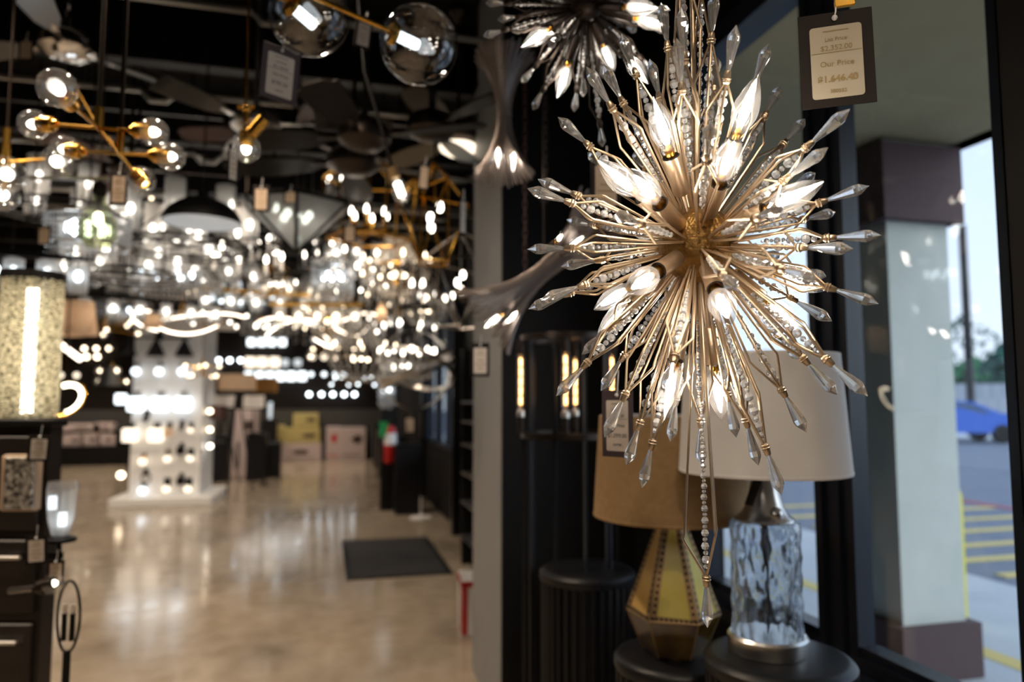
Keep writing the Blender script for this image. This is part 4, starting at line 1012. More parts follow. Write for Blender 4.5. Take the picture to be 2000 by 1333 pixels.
F('glasscyl', 420, 560, 7.0, 'ring of clear glass cylinders at the middle of the showroom', n=8, R=.38)
F('linear', 300, 590, 6.6, 'long black island light with clear glass shades above the white tower', n=6, L=1.3, rz=.35)
F('linear', 500, 575, 6.8, 'long brass island light with clear glass shades in mid showroom', n=5, L=1.1, metal='brass', rz=.2)
F('glasscyl', 190, 560, 6.8, 'clear cylinder chandelier just above the cream empire shade', n=6, R=.40, gh=.26)
F('shade', 150, 622, 4.6, 'cream empire shade pendant at the left', r0=.122, r1=.095, h=.215)
F('shade', 128, 628, 5.3, 'second cream empire shade tucked behind the first one', r0=.122, r1=.095, h=.215)
F('glasscyl', 560, 590, 8.5, 'cylinder chandelier with warm bulbs just right of the brass island light', n=8, R=.36, em='bw')
F('candle', 690, 580, 6.6, 'two-tier black candle chandelier beneath the pale crystal drum', n=8, R=.30, tiers=2)
F('candle', 745, 585, 7.2, 'two-tier crystal candle chandelier under the golden basket', n=8, R=.32, tiers=2, crys=2, em='bw')
F('led', 360, 612, 7.6, 'warm looping light tube chandelier over the white display tower', R=.62, rz=.4)
F('led', 595, 628, 7.2, 'warm looping light tube chandelier right of the white display tower', R=.46, rz=1.3)
F('led', 690, 618, 8.2, 'warm looping light tube fixture under the two-tier black chandelier', R=.30, rz=.2)
F('globes', 430, 625, 9.6, 'brass globe chandelier behind the tower canopy', n=6, R=.30)
F('globes', 205, 640, 9.0, 'brass globe chandelier between the cream shade and the tower canopy', n=8, R=.34, em='bw')
F('globes', 650, 690, 9.6, 'globe chandelier left of the tall crystal basket', n=6, R=.28, em='bw')
F('basket', 705, 690, 7.6, 'tall smoky crystal basket chandelier hanging before the back wall', R=.34, em='bw', mat='crysa', metal='bronze')
F('basket', 742, 640, 9.8, 'upper crystal basket chandelier behind the smoky one', R=.28, em='bn', mat='crys', metal='bronze')
F('drum', 792, 722, 6.6, 'crystal drum chandelier inside the hoops of the silver orb', R=.24, h=.16, rods=56, nb=4, em='bn')
F('candle', 795, 706, 6.75, 'ring of bright candle bulbs over the crystal drum in the silver orb', n=10, R=.26, em='bn', metal='silver')
F('orb', 812, 722, 6.2, 'silver hoop orb chandelier near the right wall', R=.345, cand=0, rz=.35)
F('candle', 800, 655, 7.8, 'candle chandelier just above the silver orb', n=8, R=.30, em='bn', crys=1)
F('candle', 850, 600, 6.4, 'slim candle chandelier below the silver wire cage', n=5, R=.16, metal='silver')
F('drum', 755, 765, 9.0, 'hanging crystal cluster of glass globes beside the fire extinguisher', R=.10, h=.36, rods=24, nb=4, em='bc')
F('globes', 690, 745, 12.5, 'cool globe chandelier low before the back wall', n=8, R=.34, em='bc')
F('globes', 395, 725, 8.6, 'glowing warm globe chandelier at the right side of the tower', n=8, R=.16, em='bw', gr=.05)
F('globes', 218, 735, 8.0, 'warm globe chandelier at the left side of the tower', n=5, R=.12, em='bw', gr=.045)
F('shade', 213, 735, 7.6, 'grey bell shade pendant left of the tower', r0=.12, r1=.04, h=.20, mat='silver')
F('ledring', 127, 780, 4.4, 'curved glowing light ring beside the mesh column lamp', R=.10, rz=-.25)
F('candle', 560, 470, 7.6, 'distant candle chandelier seen under the faceted lantern', n=8, R=.34, tiers=2)
F('candle', 640, 500, 8.6, 'distant silver candle chandelier left of the golden basket', n=8, R=.34, metal='silver', crys=1)
F('glasscyl', 330, 505, 7.6, 'distant ring of cylinders behind the wide crystal drum', n=10, R=.46)
F('glasscyl', 480, 600, 9.4, 'distant clear cylinder ring left of the brass island light', n=10, R=.44, em='bc')
F('linear', 400, 540, 9.0, 'distant island light behind the middle ring of cylinders', n=7, L=1.5, em='bc', rz=.1)
F('drum', 240, 610, 9.6, 'distant crystal drum left over the tower canopy', R=.34, h=.24, rods=48, nb=6)
F('drum', 520, 640, 11.0, 'distant crystal drum over the floor lamps', R=.36, h=.24, rods=48, nb=6, em='bn')
F('candle', 430, 590, 10.4, 'distant candle chandelier above the floor lamps', n=10, R=.42, em='bw')
F('candle', 620, 650, 11.5, 'distant candle chandelier before the dark wall boards', n=8, R=.36, em='bw', crys=2)
F('lantern', 540, 545, 8.2, 'distant brass lantern in the middle of the fixtures', w=.34, h=.44)
F('lantern', 330, 640, 12.0, 'distant black lantern behind the tower canopy', w=.34, h=.44, metal='black')
F('basket', 610, 570, 9.8, 'distant crystal basket above the light tube fixtures', R=.30, em='bn', mat='crys')
F('basket', 860, 660, 11.0, 'distant amber crystal basket by the right wall windows', R=.28, em='bw')
F('globes', 780, 610, 10.0, 'distant globe chandelier under the golden crystal basket', n=8, R=.32, em='bw')
F('candle', 20, 560, 6.0, 'cool candle chandelier at the left edge above the black cabinet', n=6, R=.26, em='bc')
F('globes', 10, 330, 2.6, 'clear globe fixture cut off by the left edge of the photo', n=4, R=.12, em='bn', gr=.06, rz=.4)
F('lantern', 655, 330, 6.0, 'thin silver lantern behind the dark ceiling fan', w=.36, h=.5, metal='silver', cand=4)
F('candle', 300, 420, 7.2, 'candle chandelier behind the black dome pendant', n=8, R=.34, em='bw')
F('candle', 690, 460, 9.6, 'distant small candle chandelier under the tan tag of the brass lantern', n=6, R=.3)
F('shade', 745, 610, 6.0, 'small pale bell shade pendant in front of the upper crystal basket', r0=.05, r1=.025, h=.16, mat='creamf')

F('glasscyl', 300, 478, 6.4, 'clear cylinder ring hanging left of the black ring of tall cylinders', n=8, R=.34)
F('drum', 440, 505, 6.9, 'crystal drum partly behind the small black candle chandelier', R=.26, h=.20, rods=48, nb=5, em='bn')
F('glasscyl', 700, 520, 7.7, 'clear cylinder ring between the pale crystal drum and the golden basket', n=8, R=.30)
F('drum', 150, 525, 6.2, 'crystal drum above the cream empire shade', R=.26, h=.20, rods=48, nb=5, em='bn')
F('basket', 650, 620, 8.8, 'amber crystal basket between the light tubes and the smoky basket', R=.30, em='bw', mat='crysa', metal='brass')
F('basket', 830, 600, 9.0, 'amber crystal basket above the silver orb near the wall', R=.28, em='bw', mat='crysa', metal='bronze')
F('shade', 300, 628, 7.2, 'bronze-stemmed cream shade pendant over the tower canopy', r0=.10, r1=.07, h=.14)
F('linear', 620, 600, 6.2, 'brass island light with clear shades under the pale crystal drum', n=5, L=.8, metal='brass', em='bw', rz=-.2)

# ------------------------------------------------------------------ ceiling fans
def fan(px, py, d, label, angs, L=.62, bmat='dkblade', hub='bronze', light=False, w=.13, dihed=0, bowl=.12):
    c = P(px, py, d); f = E('ceiling_fan', c, label, 'ceiling fan', 'ceiling fans over the showroom')
    b = MB(); b.lathe([(.001, -.06), (bowl * .6, -.055), (bowl, -.02), (bowl * 1.02, .02), (bowl * .8, .06), (.03, .09), (.014, .10), (.014, .14)], 28); b.cyl((0, 0, .12), (0, 0, CEIL - c.z - .05), .012, 8); b.lathe([(.014, CEIL - c.z - .09), (.07, CEIL - c.z - .03), (.07, CEIL - c.z)], 18); b.build('motor_housing', hub, f)
    for a in angs:
        bl = MB(); a = math.radians(a)
        for (x0, x1) in ((bowl * .8, .22),): bl.box(((x0 + x1) / 2, 0, .0), (x1 - x0, .035, .008), 1)
        xs = [.18, .25, .4, .55, L - .03, L]; ws = [.35, .75, 1, .98, .8, .45]; vs = []
        for x, k in zip(xs, ws):
            for sy in (-1, 1):
                for zz in (-.004, .004): vs.append((x, sy * w / 2 * k, zz + sy * .018 * k))
        fs = []
        for i in range(len(xs) - 1):
            p, q = i * 4, i * 4 + 4; fs += [(p + 1, q + 1, q + 3, p + 3), (p, p + 2, q + 2, q), (p, q, q + 1, p + 1), (p + 2, p + 3, q + 3, q + 2)]
        fs += [(0, 1, 3, 2), (len(vs) - 4, len(vs) - 2, len(vs) - 1, len(vs) - 3)]
        bl.add(vs, fs, 0); o = bl.build('blade', [bmat, hub], f, angle=.5); o.rotation_euler = (0, 0, -YAW + a)
    if light:
        b = MB(); b.lathe([(.001, -.115), (.06, -.105), (.10, -.08), (.11, -.058), (.10, -.05)], 28); b.build('light_bowl', 'gloww', f)
    return f
fan(130, 92, 3.3, 'chrome-hubbed ceiling fan with silver blades at the upper left', [56, 176, 286], bmat='silver', hub='chrome', L=.52)
fan(575, 262, 4.0, 'ceiling fan with reddish wooden blades behind the single brass bulb', [180, 60, 300], bmat='mahog', hub='bronze', L=.64)
fan(500, 242, 3.6, 'ceiling fan with silver blades slanting up from behind the single brass bulb', [242, 122, 2], bmat='silver', hub='nickel', L=.54, w=.12)
fan(255, 330, 4.2, 'ceiling fan with brown blades behind the brass globe chandelier', [15, 135, 255], bmat='mahog', hub='bronze', L=.60)
fan(690, 318, 3.6, 'large dark bronze ceiling fan in the middle', [100, 172, 28], bmat='dkblade', hub='bronze', L=.68, w=.17, bowl=.13)
fan(712, 268, 3.3, 'dark ceiling fan with wide low blades beside the glowing fan light', [175, 345, 262], bmat='dkblade', hub='bronze', L=.58, w=.17)
fan(842, 250, 3.5, 'grey-bladed ceiling fan beside the glowing fan light', [192, 312, 72], bmat='grblade', hub='bronze', L=.50, w=.15)
fan(895, 268, 4.1, 'tan-bladed ceiling fan with a glowing bowl light', [14, 134, 254], bmat='tan', hub='bronze', L=.68, light=True, w=.15)
fan(-30, 345, 3.0, 'olive-bladed ceiling fan reaching in from the left edge', [5, 125, 245], bmat='olive', hub='bronze', L=.46, w=.16)
# ================================================================== WHITE DISPLAY TOWER
tc_ = Pz(311, 992, 0); T0 = P(311, 992, 9.5)
fl = Pz(210, 994, 0); frt = Pz(412, 988, 0); d_tower = (fl - CAM).dot(FW)
mid = (fl + frt) / 2; back = Vector((math.sin(.03), math.cos(.03), 0))
dirx = (frt - fl); dirx.z = 0; W_ = dirx.length; ang = math.atan2(dirx.y, dirx.x); back = Vector((-math.sin(ang), math.cos(ang), 0))
tw = E('display_tower', mid + back * (W_ * .5), 'white square display tower covered in lit wall lights, standing on a low plinth', 'display stand', rz=ang)
wt = W_ * .70
b = MB(); b.bevbox((0, 0, .06), (W_, W_, .12), .01); b.build('plinth', 'white', tw, smooth=False)
b = MB(); b.box((0, 0, .12 + 1.20), (wt, wt, 2.40)); b.build('tower_body', 'white', tw, smooth=False)
b = MB(); b.bevbox((0, 0, 2.58), (W_ * 1.1, W_ * 1.1, .12), .01); b.build('canopy', 'white', tw, smooth=False)
yf = -wt / 2
def face(px, py):
    """point on the tower's front face, in the tower's own axes"""
    n = back; p0 = tw.location - back * (wt / 2); r = ray(px, py); t = (p0 - CAM).dot(n) / r.dot(n); return CAM + r * t
def wall_light(px, py, label, style='globe', em='glow', metal='black', s=1.0, off=.07, grp='wall lights on the white tower', at=None, rz=None):
    c = at if at is not None else face(px, py); o = E('wall_light', c - back * .001, label, 'wall light', grp, rz=ang if rz is None else rz)
    b = MB(); b.bevbox((0, -.008, .05 * s), (.06 * s, .014, .09 * s), .003); b.tube([(0, -.01, .05 * s), (0, -off, .06 * s), (0, -off, .03 * s)], .006, 6); b.build('backplate', metal, o)
    b = MB()
    if style == 'globe': b.ball((0, -off, -.01), .05 * s, 14, 8)
    elif style == 'cube': b.bevbox((0, -off, -.02), (.11 * s, .10 * s, .12 * s), .012)
    elif style == 'cyl': b.lathe([(.03 * s, -.08 * s), (.055 * s, -.07 * s), (.055 * s, .02 * s), (.02, .03 * s)], 14, c=(0, -off, 0))
    elif style == 'ring': b.torus((0, -.03, 0), .06 * s, .008, 20, 5, T=Matrix.Rotation(PI / 2, 4, 'X'))
    elif style == 'bulb': b.ball((0, -off, -.01), .034 * s, 10, 6)
    b.build('glass_shade' if style != 'ring' else 'ring', em, o, smooth=style != 'cube'); return o
v3 = E('cone_wall_light', face(311, 660) - back * .001, 'black three-cone bar light near the top of the white tower', 'wall light', rz=ang)
b = MB(); b.bevbox((0, -.02, .0), (.80, .02, .03), .003); b.bevbox((0, -.01, .04), (.10, .02, .16), .003); b.build('bar', 'black', v3)
for x in (-.36, 0, .36): b = MB(); b.lathe([(.014, -.02), (.125, -.26), (.118, -.26)], 20, c=(x, -.14, 0)); b.tube([(x, -.02, 0), (x, -.14, 0), (x, -.14, -.02)], .010, 6); b.build('cone_shade', 'black', v3)
OR = ['first', 'second', 'third', 'fourth', 'fifth', 'sixth', 'seventh', 'eighth', 'ninth']
for i, x in enumerate((268, 313, 358)): wall_light(x, 725, OR[i] + ' white globe wall light from the left in the tower row under the black cones', em='glow', metal='nickel', s=1.1)
for i, x in enumerate((268, 315, 360)): wall_light(x, 787, OR[i] + ' large white cube wall light from the left in the middle tower row', 'cube', metal='nickel', s=1.6)
wall_light(287, 818, 'small black ball wall light above the two square lights on the tower', 'bulb', em='black', s=1.2)
for i, x in enumerate((257, 307)): wall_light(x, 847, ('left' if i == 0 else 'right') + ' one of two warm square wall lights low on the tower', 'cube', em='gloww', s=1.5)
wall_light(331, 840, 'brownish glass wall light beside the two square tower lights', 'cyl', em='creamf', s=1.1)
wall_light(356, 835, 'small dark caged wall light near the right edge of the tower', 'bulb', em='bronze')
wall_light(374, 839, 'small amber bulb wall light at the right edge of the tower', 'bulb', em='gloww')
wall_light(281, 900, 'brass wall light with a glowing globe, third row from the bottom of the tower', em='gloww', metal='brass')
wall_light(329, 895, 'small warm wall light right of the brass one on the tower', 'bulb', em='gloww', metal='nickel', s=1.3)
wall_light(355, 877, 'black box wall light without glow on the tower', 'cube', em='black', s=.9)
wall_light(373, 894, 'warm bulb wall light beside the black box light on the tower', 'bulb', em='gloww', s=1.3)
wall_light(281, 956, 'glowing globe wall light in the lowest tower row under a bronze ring', metal='bronze', em='glow')
wall_light(285, 930, 'bronze ring wall ornament light low on the tower', 'ring', em='bronze')
wall_light(327, 953, 'cool bulb wall light in the middle of the lowest tower row', 'bulb', em='gloww', s=1.4)
wall_light(355, 936, 'black box wall light low on the tower above the last bulb', 'cube', em='black', s=.9)
wall_light(369, 953, 'warm bulb wall light at the right end of the lowest tower row', 'bulb', em='gloww', s=1.4)
right = Vector((math.cos(ang), math.sin(ang), 0))
for i, (py, em) in enumerate(((803, 'bw'), (840, 'bw'), (873, 'bn'))):
    c = face(384, py) + back * .25; wall_light(0, 0, OR[i] + ' bulb from the top on the right flank of the tower', 'bulb', em=em, at=c, rz=ang + PI / 2, off=.13)
c = face(243, 930) + back * .2; wall_light(0, 0, 'warm bulb light on the left flank of the tower near the floor', 'bulb', em='bw', at=c, rz=ang - PI / 2, off=.10, s=1.4)
c = face(243, 777) + back * .2; wall_light(0, 0, 'blue-white cube light on the left flank of the tower', 'cube', em='glow', at=c, rz=ang - PI / 2, off=.10, s=1.2)

# ================================================================== BACK WALL BOARDS
def board_row(xs, py, style, em, words, s=1.8, metal='black'):
    for i, x in enumerate(xs):
        c = Py(x, py, YB - .001); wall_light(0, 0, OR[i] + ' ' + words, style, em=em, s=s, metal=metal, at=c, rz=0, grp='wall lights on the back wall', off=.12)
board_row((492, 512, 531, 552), 668, 'cube', 'glow', 'cool glass light of the top row on the left back wall board', 1.5)
board_row((490, 513, 537), 707, 'cube', 'gloww', 'warm square light of the middle row on the left back wall board', 2.0)
board_row((557, 582), 706, 'cyl', 'glowm', 'dim cone light beside the warm squares on the left back wall board', 1.6)
board_row((487, 508, 528), 733, 'cube', 'glow', 'square light of the bottom row on the left back wall board', 1.6)
board_row((548, 569, 590), 734, 'cube', 'glow', 'bright blue-white square light under the dim cones on the back wall', 1.8)
board_row((613, 636, 658), 664, 'globe', 'glowm', 'cool globe light of the top row on the right back wall board', 1.3)
board_row((610, 633, 655), 697, 'globe', 'gloww', 'warm globe light of the second row on the right back wall board', 1.5)
board_row((608, 633, 655, 672), 731, 'globe', 'glow', 'pale globe light of the third row on the right back wall board', 1.1)
board_row((604, 628, 650, 672, 692), 770, 'globe', 'bc', 'bright cool globe light of the lowest row on the right back wall board', 1.0)
board_row((412, 429, 450, 471), 704, 'globe', 'bc', 'bright round light between tower and left back wall board', 1.0)
board_row((390, 413), 660, 'globe', 'glow', 'round light high between tower and left back wall board', 1.0)
board_row((168, 191, 216), 681, 'globe', 'bw', 'warm globe light of the upper row left of the tower', .9)
board_row((172, 193), 697, 'globe', 'bw', 'warm globe light of the lower row left of the tower', 1.1)
board_row((153, 122), 733, 'globe', 'gloww', 'lone warm light below the rows left of the tower', 1.2)
# slanted light bar left of the tower
a = P(112, 668, 12); b_ = P(158, 702, 12); t = E('light_bar_pendant', (a + b_) / 2, 'slanting warm light bar left of the tower, in front of the dark wall', 'pendant lamp')
b = MB(); b.tube([a - t.location, (b_ - t.location) * .0 + Vector((0, 0, .0)), b_ - t.location], .045, 8); b.build('light_tube', 'led', t)
b = MB(); b.cyl((0, 0, 0), (0, 0, CEIL - t.location.z), .008, 6); b.tube([a - t.location + Vector((0, 0, .05)), b_ - t.location + Vector((0, 0, .05))], .02, 6); b.build('hanging_rod', 'bronze', t)

# ================================================================== FLOOR THINGS
def pedestal(px, py, w, h, label, d_off=0, mat='blackm', turn=0):
    c = Pz(px, py, 0); c = c + Vector((math.sin(YAW), math.cos(YAW), 0)) * w / 2
    o = E('pedestal', (c.x, c.y, 0), label, 'pedestal', 'black pedestals in the showroom', rz=turn)
    b = MB(); b.bevbox((0, 0, h / 2), (w, w, h), .008); b.build('block', mat, o, smooth=False)
    b = MB(); b.bevbox((0, 0, h + .008), (w + .015, w + .015, .016), .004); b.build('top', 'black', o, smooth=False); return o
pedestal(494, 940, .34, .82, 'black pedestal beside the floor lamps, the front one of the pair')
pedestal(528, 934, .28, .62, 'lower black pedestal just right of the front pedestal')
pr = pedestal(520, 905, .34, .95, 'tall black pedestal behind the front pair, under a blue-white lamp')
pedestal(415, 942, .40, .78, 'wide black pedestal close to the right side of the white tower')
pedestal(790, 1006, .32, .86, 'black pedestal on the right side of the aisle', turn=0)
for i, (px, py, h) in enumerate(((765, 962, .84), (752, 935, .88), (742, 915, .90))): pedestal(px, py, .34, h, OR[i] + ' black pedestal along the right wall behind the front aisle one')
# fire extinguisher on the wall column
c = Px(768, 903, 1.30); c = P(762, 860, 9.3)
fx = E('fire_extinguisher', (c.x, c.y, c.z), 'red fire extinguisher with white label on a black post by the right wall', 'fire extinguisher')
b = MB(); b.lathe([(.001, -.30), (.075, -.29), (.08, -.26), (.08, .10), (.06, .16), (.03, .19)], 22); b.build('cylinder', 'red', fx)
b = MB(); b.lathe([(.0815, -.06), (.0815, .09)], 22); b.build('label', 'white', fx)
b = MB(); b.cyl((0, 0, .18), (0, 0, .24), .02, 8); b.box((0, -.04, .25), (.03, .14, .02)); b.tube([(.02, 0, .2), (.10, -.02, .15), (.11, -.02, -.05)], .010, 6); b.build('valve', 'black', fx)
b = MB(); b.box((-.07, -.05, .14), (.11, .012, .20)); tag(b.build('sign', 'greenp', loc=(c.x - .02, c.y, c.z), smooth=False), 'small green card hanging just left of the fire extinguisher', 'card')
b = MB(); b.box((c.x + .0, c.y + .17, 1.2), (.22, .16, 2.4)); struct(b.build('pillar', 'black', smooth=False))
# cartons at the back wall
def carton(px, py, w, h, dp, mat, label, motif=(0, 0), z=0, back=0, motif_c='print'):
    c = Pz(px, py, 0) if z == 0 else Py(px, py, YB - dp); c = Vector((c.x, YB - dp / 2 - .06 - back, z))
    o = E('carton', c, label, 'cardboard box'); b = MB(); b.bevbox((0, 0, h / 2), (w, dp, h), .01); b.build('box', mat, o, smooth=False)
    b = MB(); k = [(motif[0] + math.cos(t * PI / 8) * w * .16 * (1 + .35 * (t % 3)), h / 2 + motif[1] + math.sin(t * PI / 8) * h * .12 * (1 + .3 * (t % 2))) for t in range(16)]
    b.prism(k, 0, .002, T=Matrix.Translation((0, -dp / 2 - .0005, 0)) @ Matrix.Rotation(PI / 2, 4, 'X')); b.box((0, -dp / 2 - .001, h * .14), (w * .7, .002, h * .04)); b.build('printed_picture', motif_c, o, smooth=False); return o
carton(590, 894, .92, .40, .45, 'boxw', 'lowest flat carton under the cream yellow boxes')
carton(590, 880, .80, .36, .40, 'boxy', 'cream yellow carton with a dark print, in the middle of the stack', (.16, 0), z=.401)
carton(597, 840, .58, .34, .35, 'boxy', 'topmost small cream yellow carton of the stack', (.12, .02), z=.762)
carton(549, 892, .28, .82, .4, 'boxy', 'narrow upright cream yellow carton left of the stack')
carton(650, 895, .34, .78, .4, 'boxw', 'narrow pinkish white carton right of the yellow stack', (.02, .12), motif_c='printr')
carton(686, 895, .62, .76, .45, 'boxw', 'large pinkish white carton with dark lamp pictures at the back wall', (.12, .10))
# cartons / shelf at the left back
for i, (px, w, h, z, m, lab) in enumerate([(148, .42, .26, .42, 'boxw', 'left white carton of the lower shelf row'), (182, .40, .28, .42, 'boxw', 'middle white carton of the lower shelf row'), (212, .34, .26, .42, 'boxw', 'right white carton of the lower shelf row'),
                                        (160, .80, .16, .74, 'boxw', 'long flat white carton on the upper shelf'), (205, .40, .18, .74, 'boxw', 'short flat white carton on the upper shelf')]):
    carton(px, 870, w, h, .35, m, lab + ' left of the tower', (.05, 0), z=z, back=.15)
c = Py(180, 870, YB - .35); sh = E('display_shelf', (c.x, c.y, 0), 'low black shelf unit holding white cartons left of the tower', 'shelf')
b = MB(); b.box((0, -.02, .21), (1.7, .6, .418)); b.build('base', 'black', sh, smooth=False); b = MB(); b.box((0, 0, .725), (1.7, .44, .026)); b.box((-.84, 0, .55), (.02, .44, .33)); b.box((.84, 0, .55), (.02, .44, .33)); b.build('shelf_board', 'black', sh, smooth=False)
# floor and table lamps near the pedestals
def shade_lamp(px, py, d, w, h, mat, label, stand=True, taper=.96, name='floor_lamp', base_z=0, legs=False, em='glowm'):
    c = P(px, py, d); r = w / 2; o = E(name, (c.x, c.y, base_z), label, name.replace('_', ' '), 'shaded lamps beside the tower', rz=-YAW)
    z = c.z - base_z; b = MB(); b.lathe([(r, z - h / 2), (r * taper, z + h / 2), (r * taper - .004, z + h / 2), (r - .004, z - h / 2), (r, z - h / 2)], 32); b.build('lamp_shade', mat, o)
    b = MB()
    if legs:
        for k in range(3): b.cyl((0, 0, z - h * .3), pol(k * 2.094 + .5, .28, 0), .014, 6)
    else: b.lathe([(.001, 0), (.10, 0), (.10, .02), (.02, .04), (.018, .10), (.012, z - h * .3)], 18)
    b.build('stand', 'blackm' if legs else 'bronze', o); inst('bulb', ball_me('bn', .07), o, (0, 0, z)); return o
shade_lamp(464, 747, 11.2, .56, .25, 'creamf', 'floor lamp with wide cream drum shade on dark tripod legs', legs=True)
shade_lamp(520, 752, 12.2, .38, .24, 'amberf', 'floor lamp with an orange-brown drum shade')
shade_lamp(496, 785, 12.7, .36, .22, 'whitef', 'white shaded lamp standing on the front pedestal', name='table_lamp', base_z=.82 + .017)
shade_lamp(438, 784, 12.4, .40, .20, 'whitef', 'white shaded lamp behind the white tower edge', legs=True)
shade_lamp(427, 806, 10.6, .22, .20, 'mahog', 'lamp with brown square shade by the tower', name='table_lamp', base_z=.78 + .017)
# standing white banner-like carton behind the pedestals
c = Pz(472, 935, 0); o = E('carton', (c.x, c.y + .5, 0), 'tall white printed carton standing behind the front pedestal', 'cardboard box', rz=-.1); b = MB(); b.bevbox((0, 0, .62), (.42, .3, 1.24), .01); b.build('box', 'boxw', o, smooth=False)
b = MB(); b.box((.08, -.152, .95), (.16, .003, .18)); b.box((-.1, -.152, .4), (.05, .003, .5)); b.build('printed_picture', 'print', o, smooth=False)
c = pr.location; o = E('table_lamp', (c.x, c.y, .95 + .017), 'slim blue-white glowing glass lamp on the tall rear pedestal', 'table lamp'); b = MB(); b.lathe([(.001, 0), (.06, 0), (.06, .02), (.02, .03)], 16); b.build('base', 'black', o); b = MB(); b.lathe([(.035, .03), (.045, .40), (.001, .41)], 14); b.build('glass_body', 'glowm', o)
# door mat
ms = [Pz(668, 1058, 0), Pz(833, 1050, 0), Pz(888, 1122, 0), Pz(675, 1135, 0)]
mx0 = (ms[0].x + ms[3].x) / 2; mx1 = (ms[1].x + ms[2].x) / 2; my0 = (ms[2].y + ms[3].y) / 2; my1 = (ms[0].y + ms[1].y) / 2
M['matblk'] = pbr('rubber_mat', (.02, .02, .024), .75, bump=.5, bscale=300)
mt = E('door_mat', ((mx0 + mx1) / 2, (my0 + my1) / 2, 0), 'black door mat on the concrete floor', 'mat')
b = MB(); b.bevbox((0, 0, .004), (mx1 - mx0, my1 - my0, .008), .003); b.build('rubber_border', 'black', mt, smooth=False)
b = MB(); b.bevbox((0, 0, .008), (mx1 - mx0 - .09, my1 - my0 - .09, .008), .002); b.build('pile', 'matblk', mt, smooth=False)
# white round base on the floor by the aisle pedestal
c = Pz(824, 1016, 0); b = MB(); b.lathe([(.001, 0), (.13, 0), (.13, .02), (.04, .035), (.012, .05), (.012, .26), (.001, .26)], 28)
tag(b.build('lamp_stand', 'white', loc=(c.x, c.y + .1, 0)), 'white round lamp foot on the floor beside the aisle pedestal', 'lamp stand')
# red and white carton behind the partition
c = P(930, 1190, 4.42); o = E('carton', (c.x + .09, c.y + .12, 0), 'red and white carton on the floor half behind the grey wall panel', 'cardboard box', rz=-.1)
b = MB(); b.bevbox((0, 0, .165), (.34, .30, .33), .004); b.build('box', 'white', o, smooth=False)
b = MB(); b.box((0, -.151, .312), (.34, .003, .035)); b.box((-.15, -.151, .16), (.035, .003, .30)); b.box((-.171, 0, .31), (.003, .30, .04)); b.box((-.171, -.1, .17), (.003, .06, .30)); b.build('red_print', 'printr', o, smooth=False)
# wall rack with small shelves, seen past the grey panel
y0 = 5.9; o = E('wall_rack', (1.32, y0, 0), 'black wall rack with thin pale shelves just beyond the grey wall panel', 'rack')
b = MB(); b.box((.12, 0, .95), (.03, .9, 1.9)); b.box((0, -.44, .95), (.26, .02, 1.9)); b.box((0, .44, .95), (.26, .02, 1.9)); b.build('back_panel', 'black', o, smooth=False)
for z in (.25, .55, .80, 1.05, 1.25, 1.42): b = MB(); b.box((-.02, 0, z), (.24, .86, .015)); b.build('shelf', 'silver', o, smooth=False)
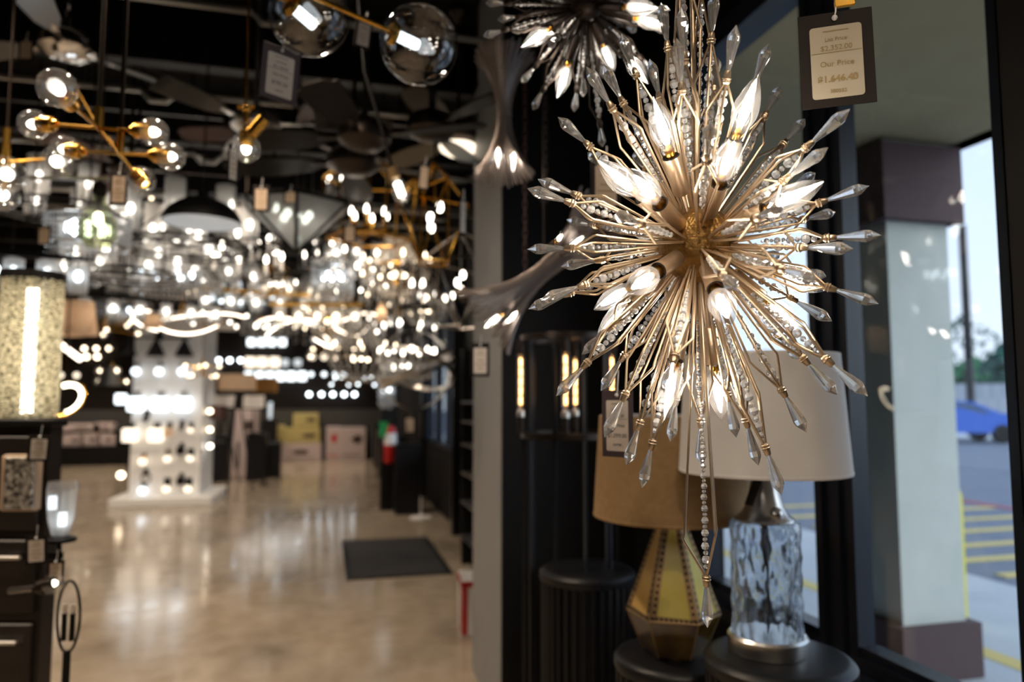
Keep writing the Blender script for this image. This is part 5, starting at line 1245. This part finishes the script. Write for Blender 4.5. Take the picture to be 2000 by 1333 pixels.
# track lights
def track(y, x0, x1, z, n, label):
    t = E('track_light', ((x0 + x1) / 2, y, z), label, 'track light'); L = x1 - x0
    b = MB(); b.box((0, 0, 0), (L, .035, .03)); b.cyl((-L * .4, 0, 0), (-L * .4, 0, CEIL - z - .003), .006, 5); b.cyl((L * .4, 0, 0), (L * .4, 0, CEIL - z - .003), .006, 5); b.build('track', 'blackm', t, smooth=False)
    for k in range(n):
        x = -L / 2 + (k + .5) * L / n; b = MB(); T = Matrix.Translation((x, 0, -.05)) @ Matrix.Rotation(.35, 4, 'X'); b.lathe([(.001, .05), (.035, .05), (.045, -.06), (.04, -.06)], 16, T=T); h_ = b.build('lamp_head', 'blackm', t)
        b = MB(); b.lathe([(.001, -.052), (.036, -.052)], 14, T=T); b.build('lens', 'bn', h_, smooth=False)
        ld = bpy.data.lights.new('track_spot', 'SPOT'); ld.energy = 105; ld.color = (1, .80, .60); ld.spot_size = 1.9; ld.spot_blend = .7; ld.shadow_soft_size = .04
        lo = bpy.data.objects.new('track_spot', ld); COL.objects.link(lo); lo.location = (t.location.x + x, y - .03, z - .13); lo.rotation_euler = (.15, 0, 0)
track(2.4, -3.6, .2, 3.35, 4, 'track light bar nearest the camera')
track(5.2, -4.4, .9, 3.4, 5, 'track light bar over the door mat')
track(9.0, -6.0, .9, 3.4, 6, 'track light bar over the white tower')
track(13.2, -7.0, .9, 3.4, 6, 'track light bar before the back wall')
track(16.3, -7.0, .9, 3.4, 7, 'added track light bar brightening the cartons at the back wall')  # extra bar added to brighten the back wall cartons
track(-.6, -2.0, 1.0, 3.35, 3, 'added unseen track light bar behind the camera, lighting the near area')  # unseen bar added only to light the near area

# ================================================================== WORLD
w = bpy.data.worlds.new('daylight'); SC.world = w; w.use_nodes = True; nt = w.node_tree; nt.nodes.clear(); N = nt.nodes; L = nt.links
tcn = N.new('ShaderNodeTexCoord'); sx = N.new('ShaderNodeSeparateXYZ'); L.new(tcn.outputs['Generated'], sx.inputs[0])
rp = N.new('ShaderNodeValToRGB'); rp.color_ramp.elements[0].position = 0; rp.color_ramp.elements[0].color = (.80, .88, 1, 1); rp.color_ramp.elements[1].position = .6; rp.color_ramp.elements[1].color = (.52, .68, .97, 1)
L.new(sx.outputs[2], rp.inputs[0]); bg = N.new('ShaderNodeBackground'); bg.inputs[1].default_value = 1.45; L.new(rp.outputs[0], bg.inputs[0]); ow = N.new('ShaderNodeOutputWorld'); L.new(bg.outputs[0], ow.inputs[0])

cy = SC.cycles
cy.max_bounces = 9; cy.diffuse_bounces = 3; cy.glossy_bounces = 5; cy.transmission_bounces = 9; cy.transparent_max_bounces = 24
cy.caustics_reflective = False; cy.caustics_refractive = False; cy.sample_clamp_indirect = 8; cy.sample_clamp_direct = 0
cy.use_denoising = True; cy.use_adaptive_sampling = True; cy.adaptive_threshold = .02; cy.blur_glossy = .1
try: cy.use_light_tree = True
except Exception: pass
SC.view_settings.view_transform = 'Standard'; SC.view_settings.look = 'None'; SC.view_settings.exposure = 0; SC.view_settings.gamma = 1
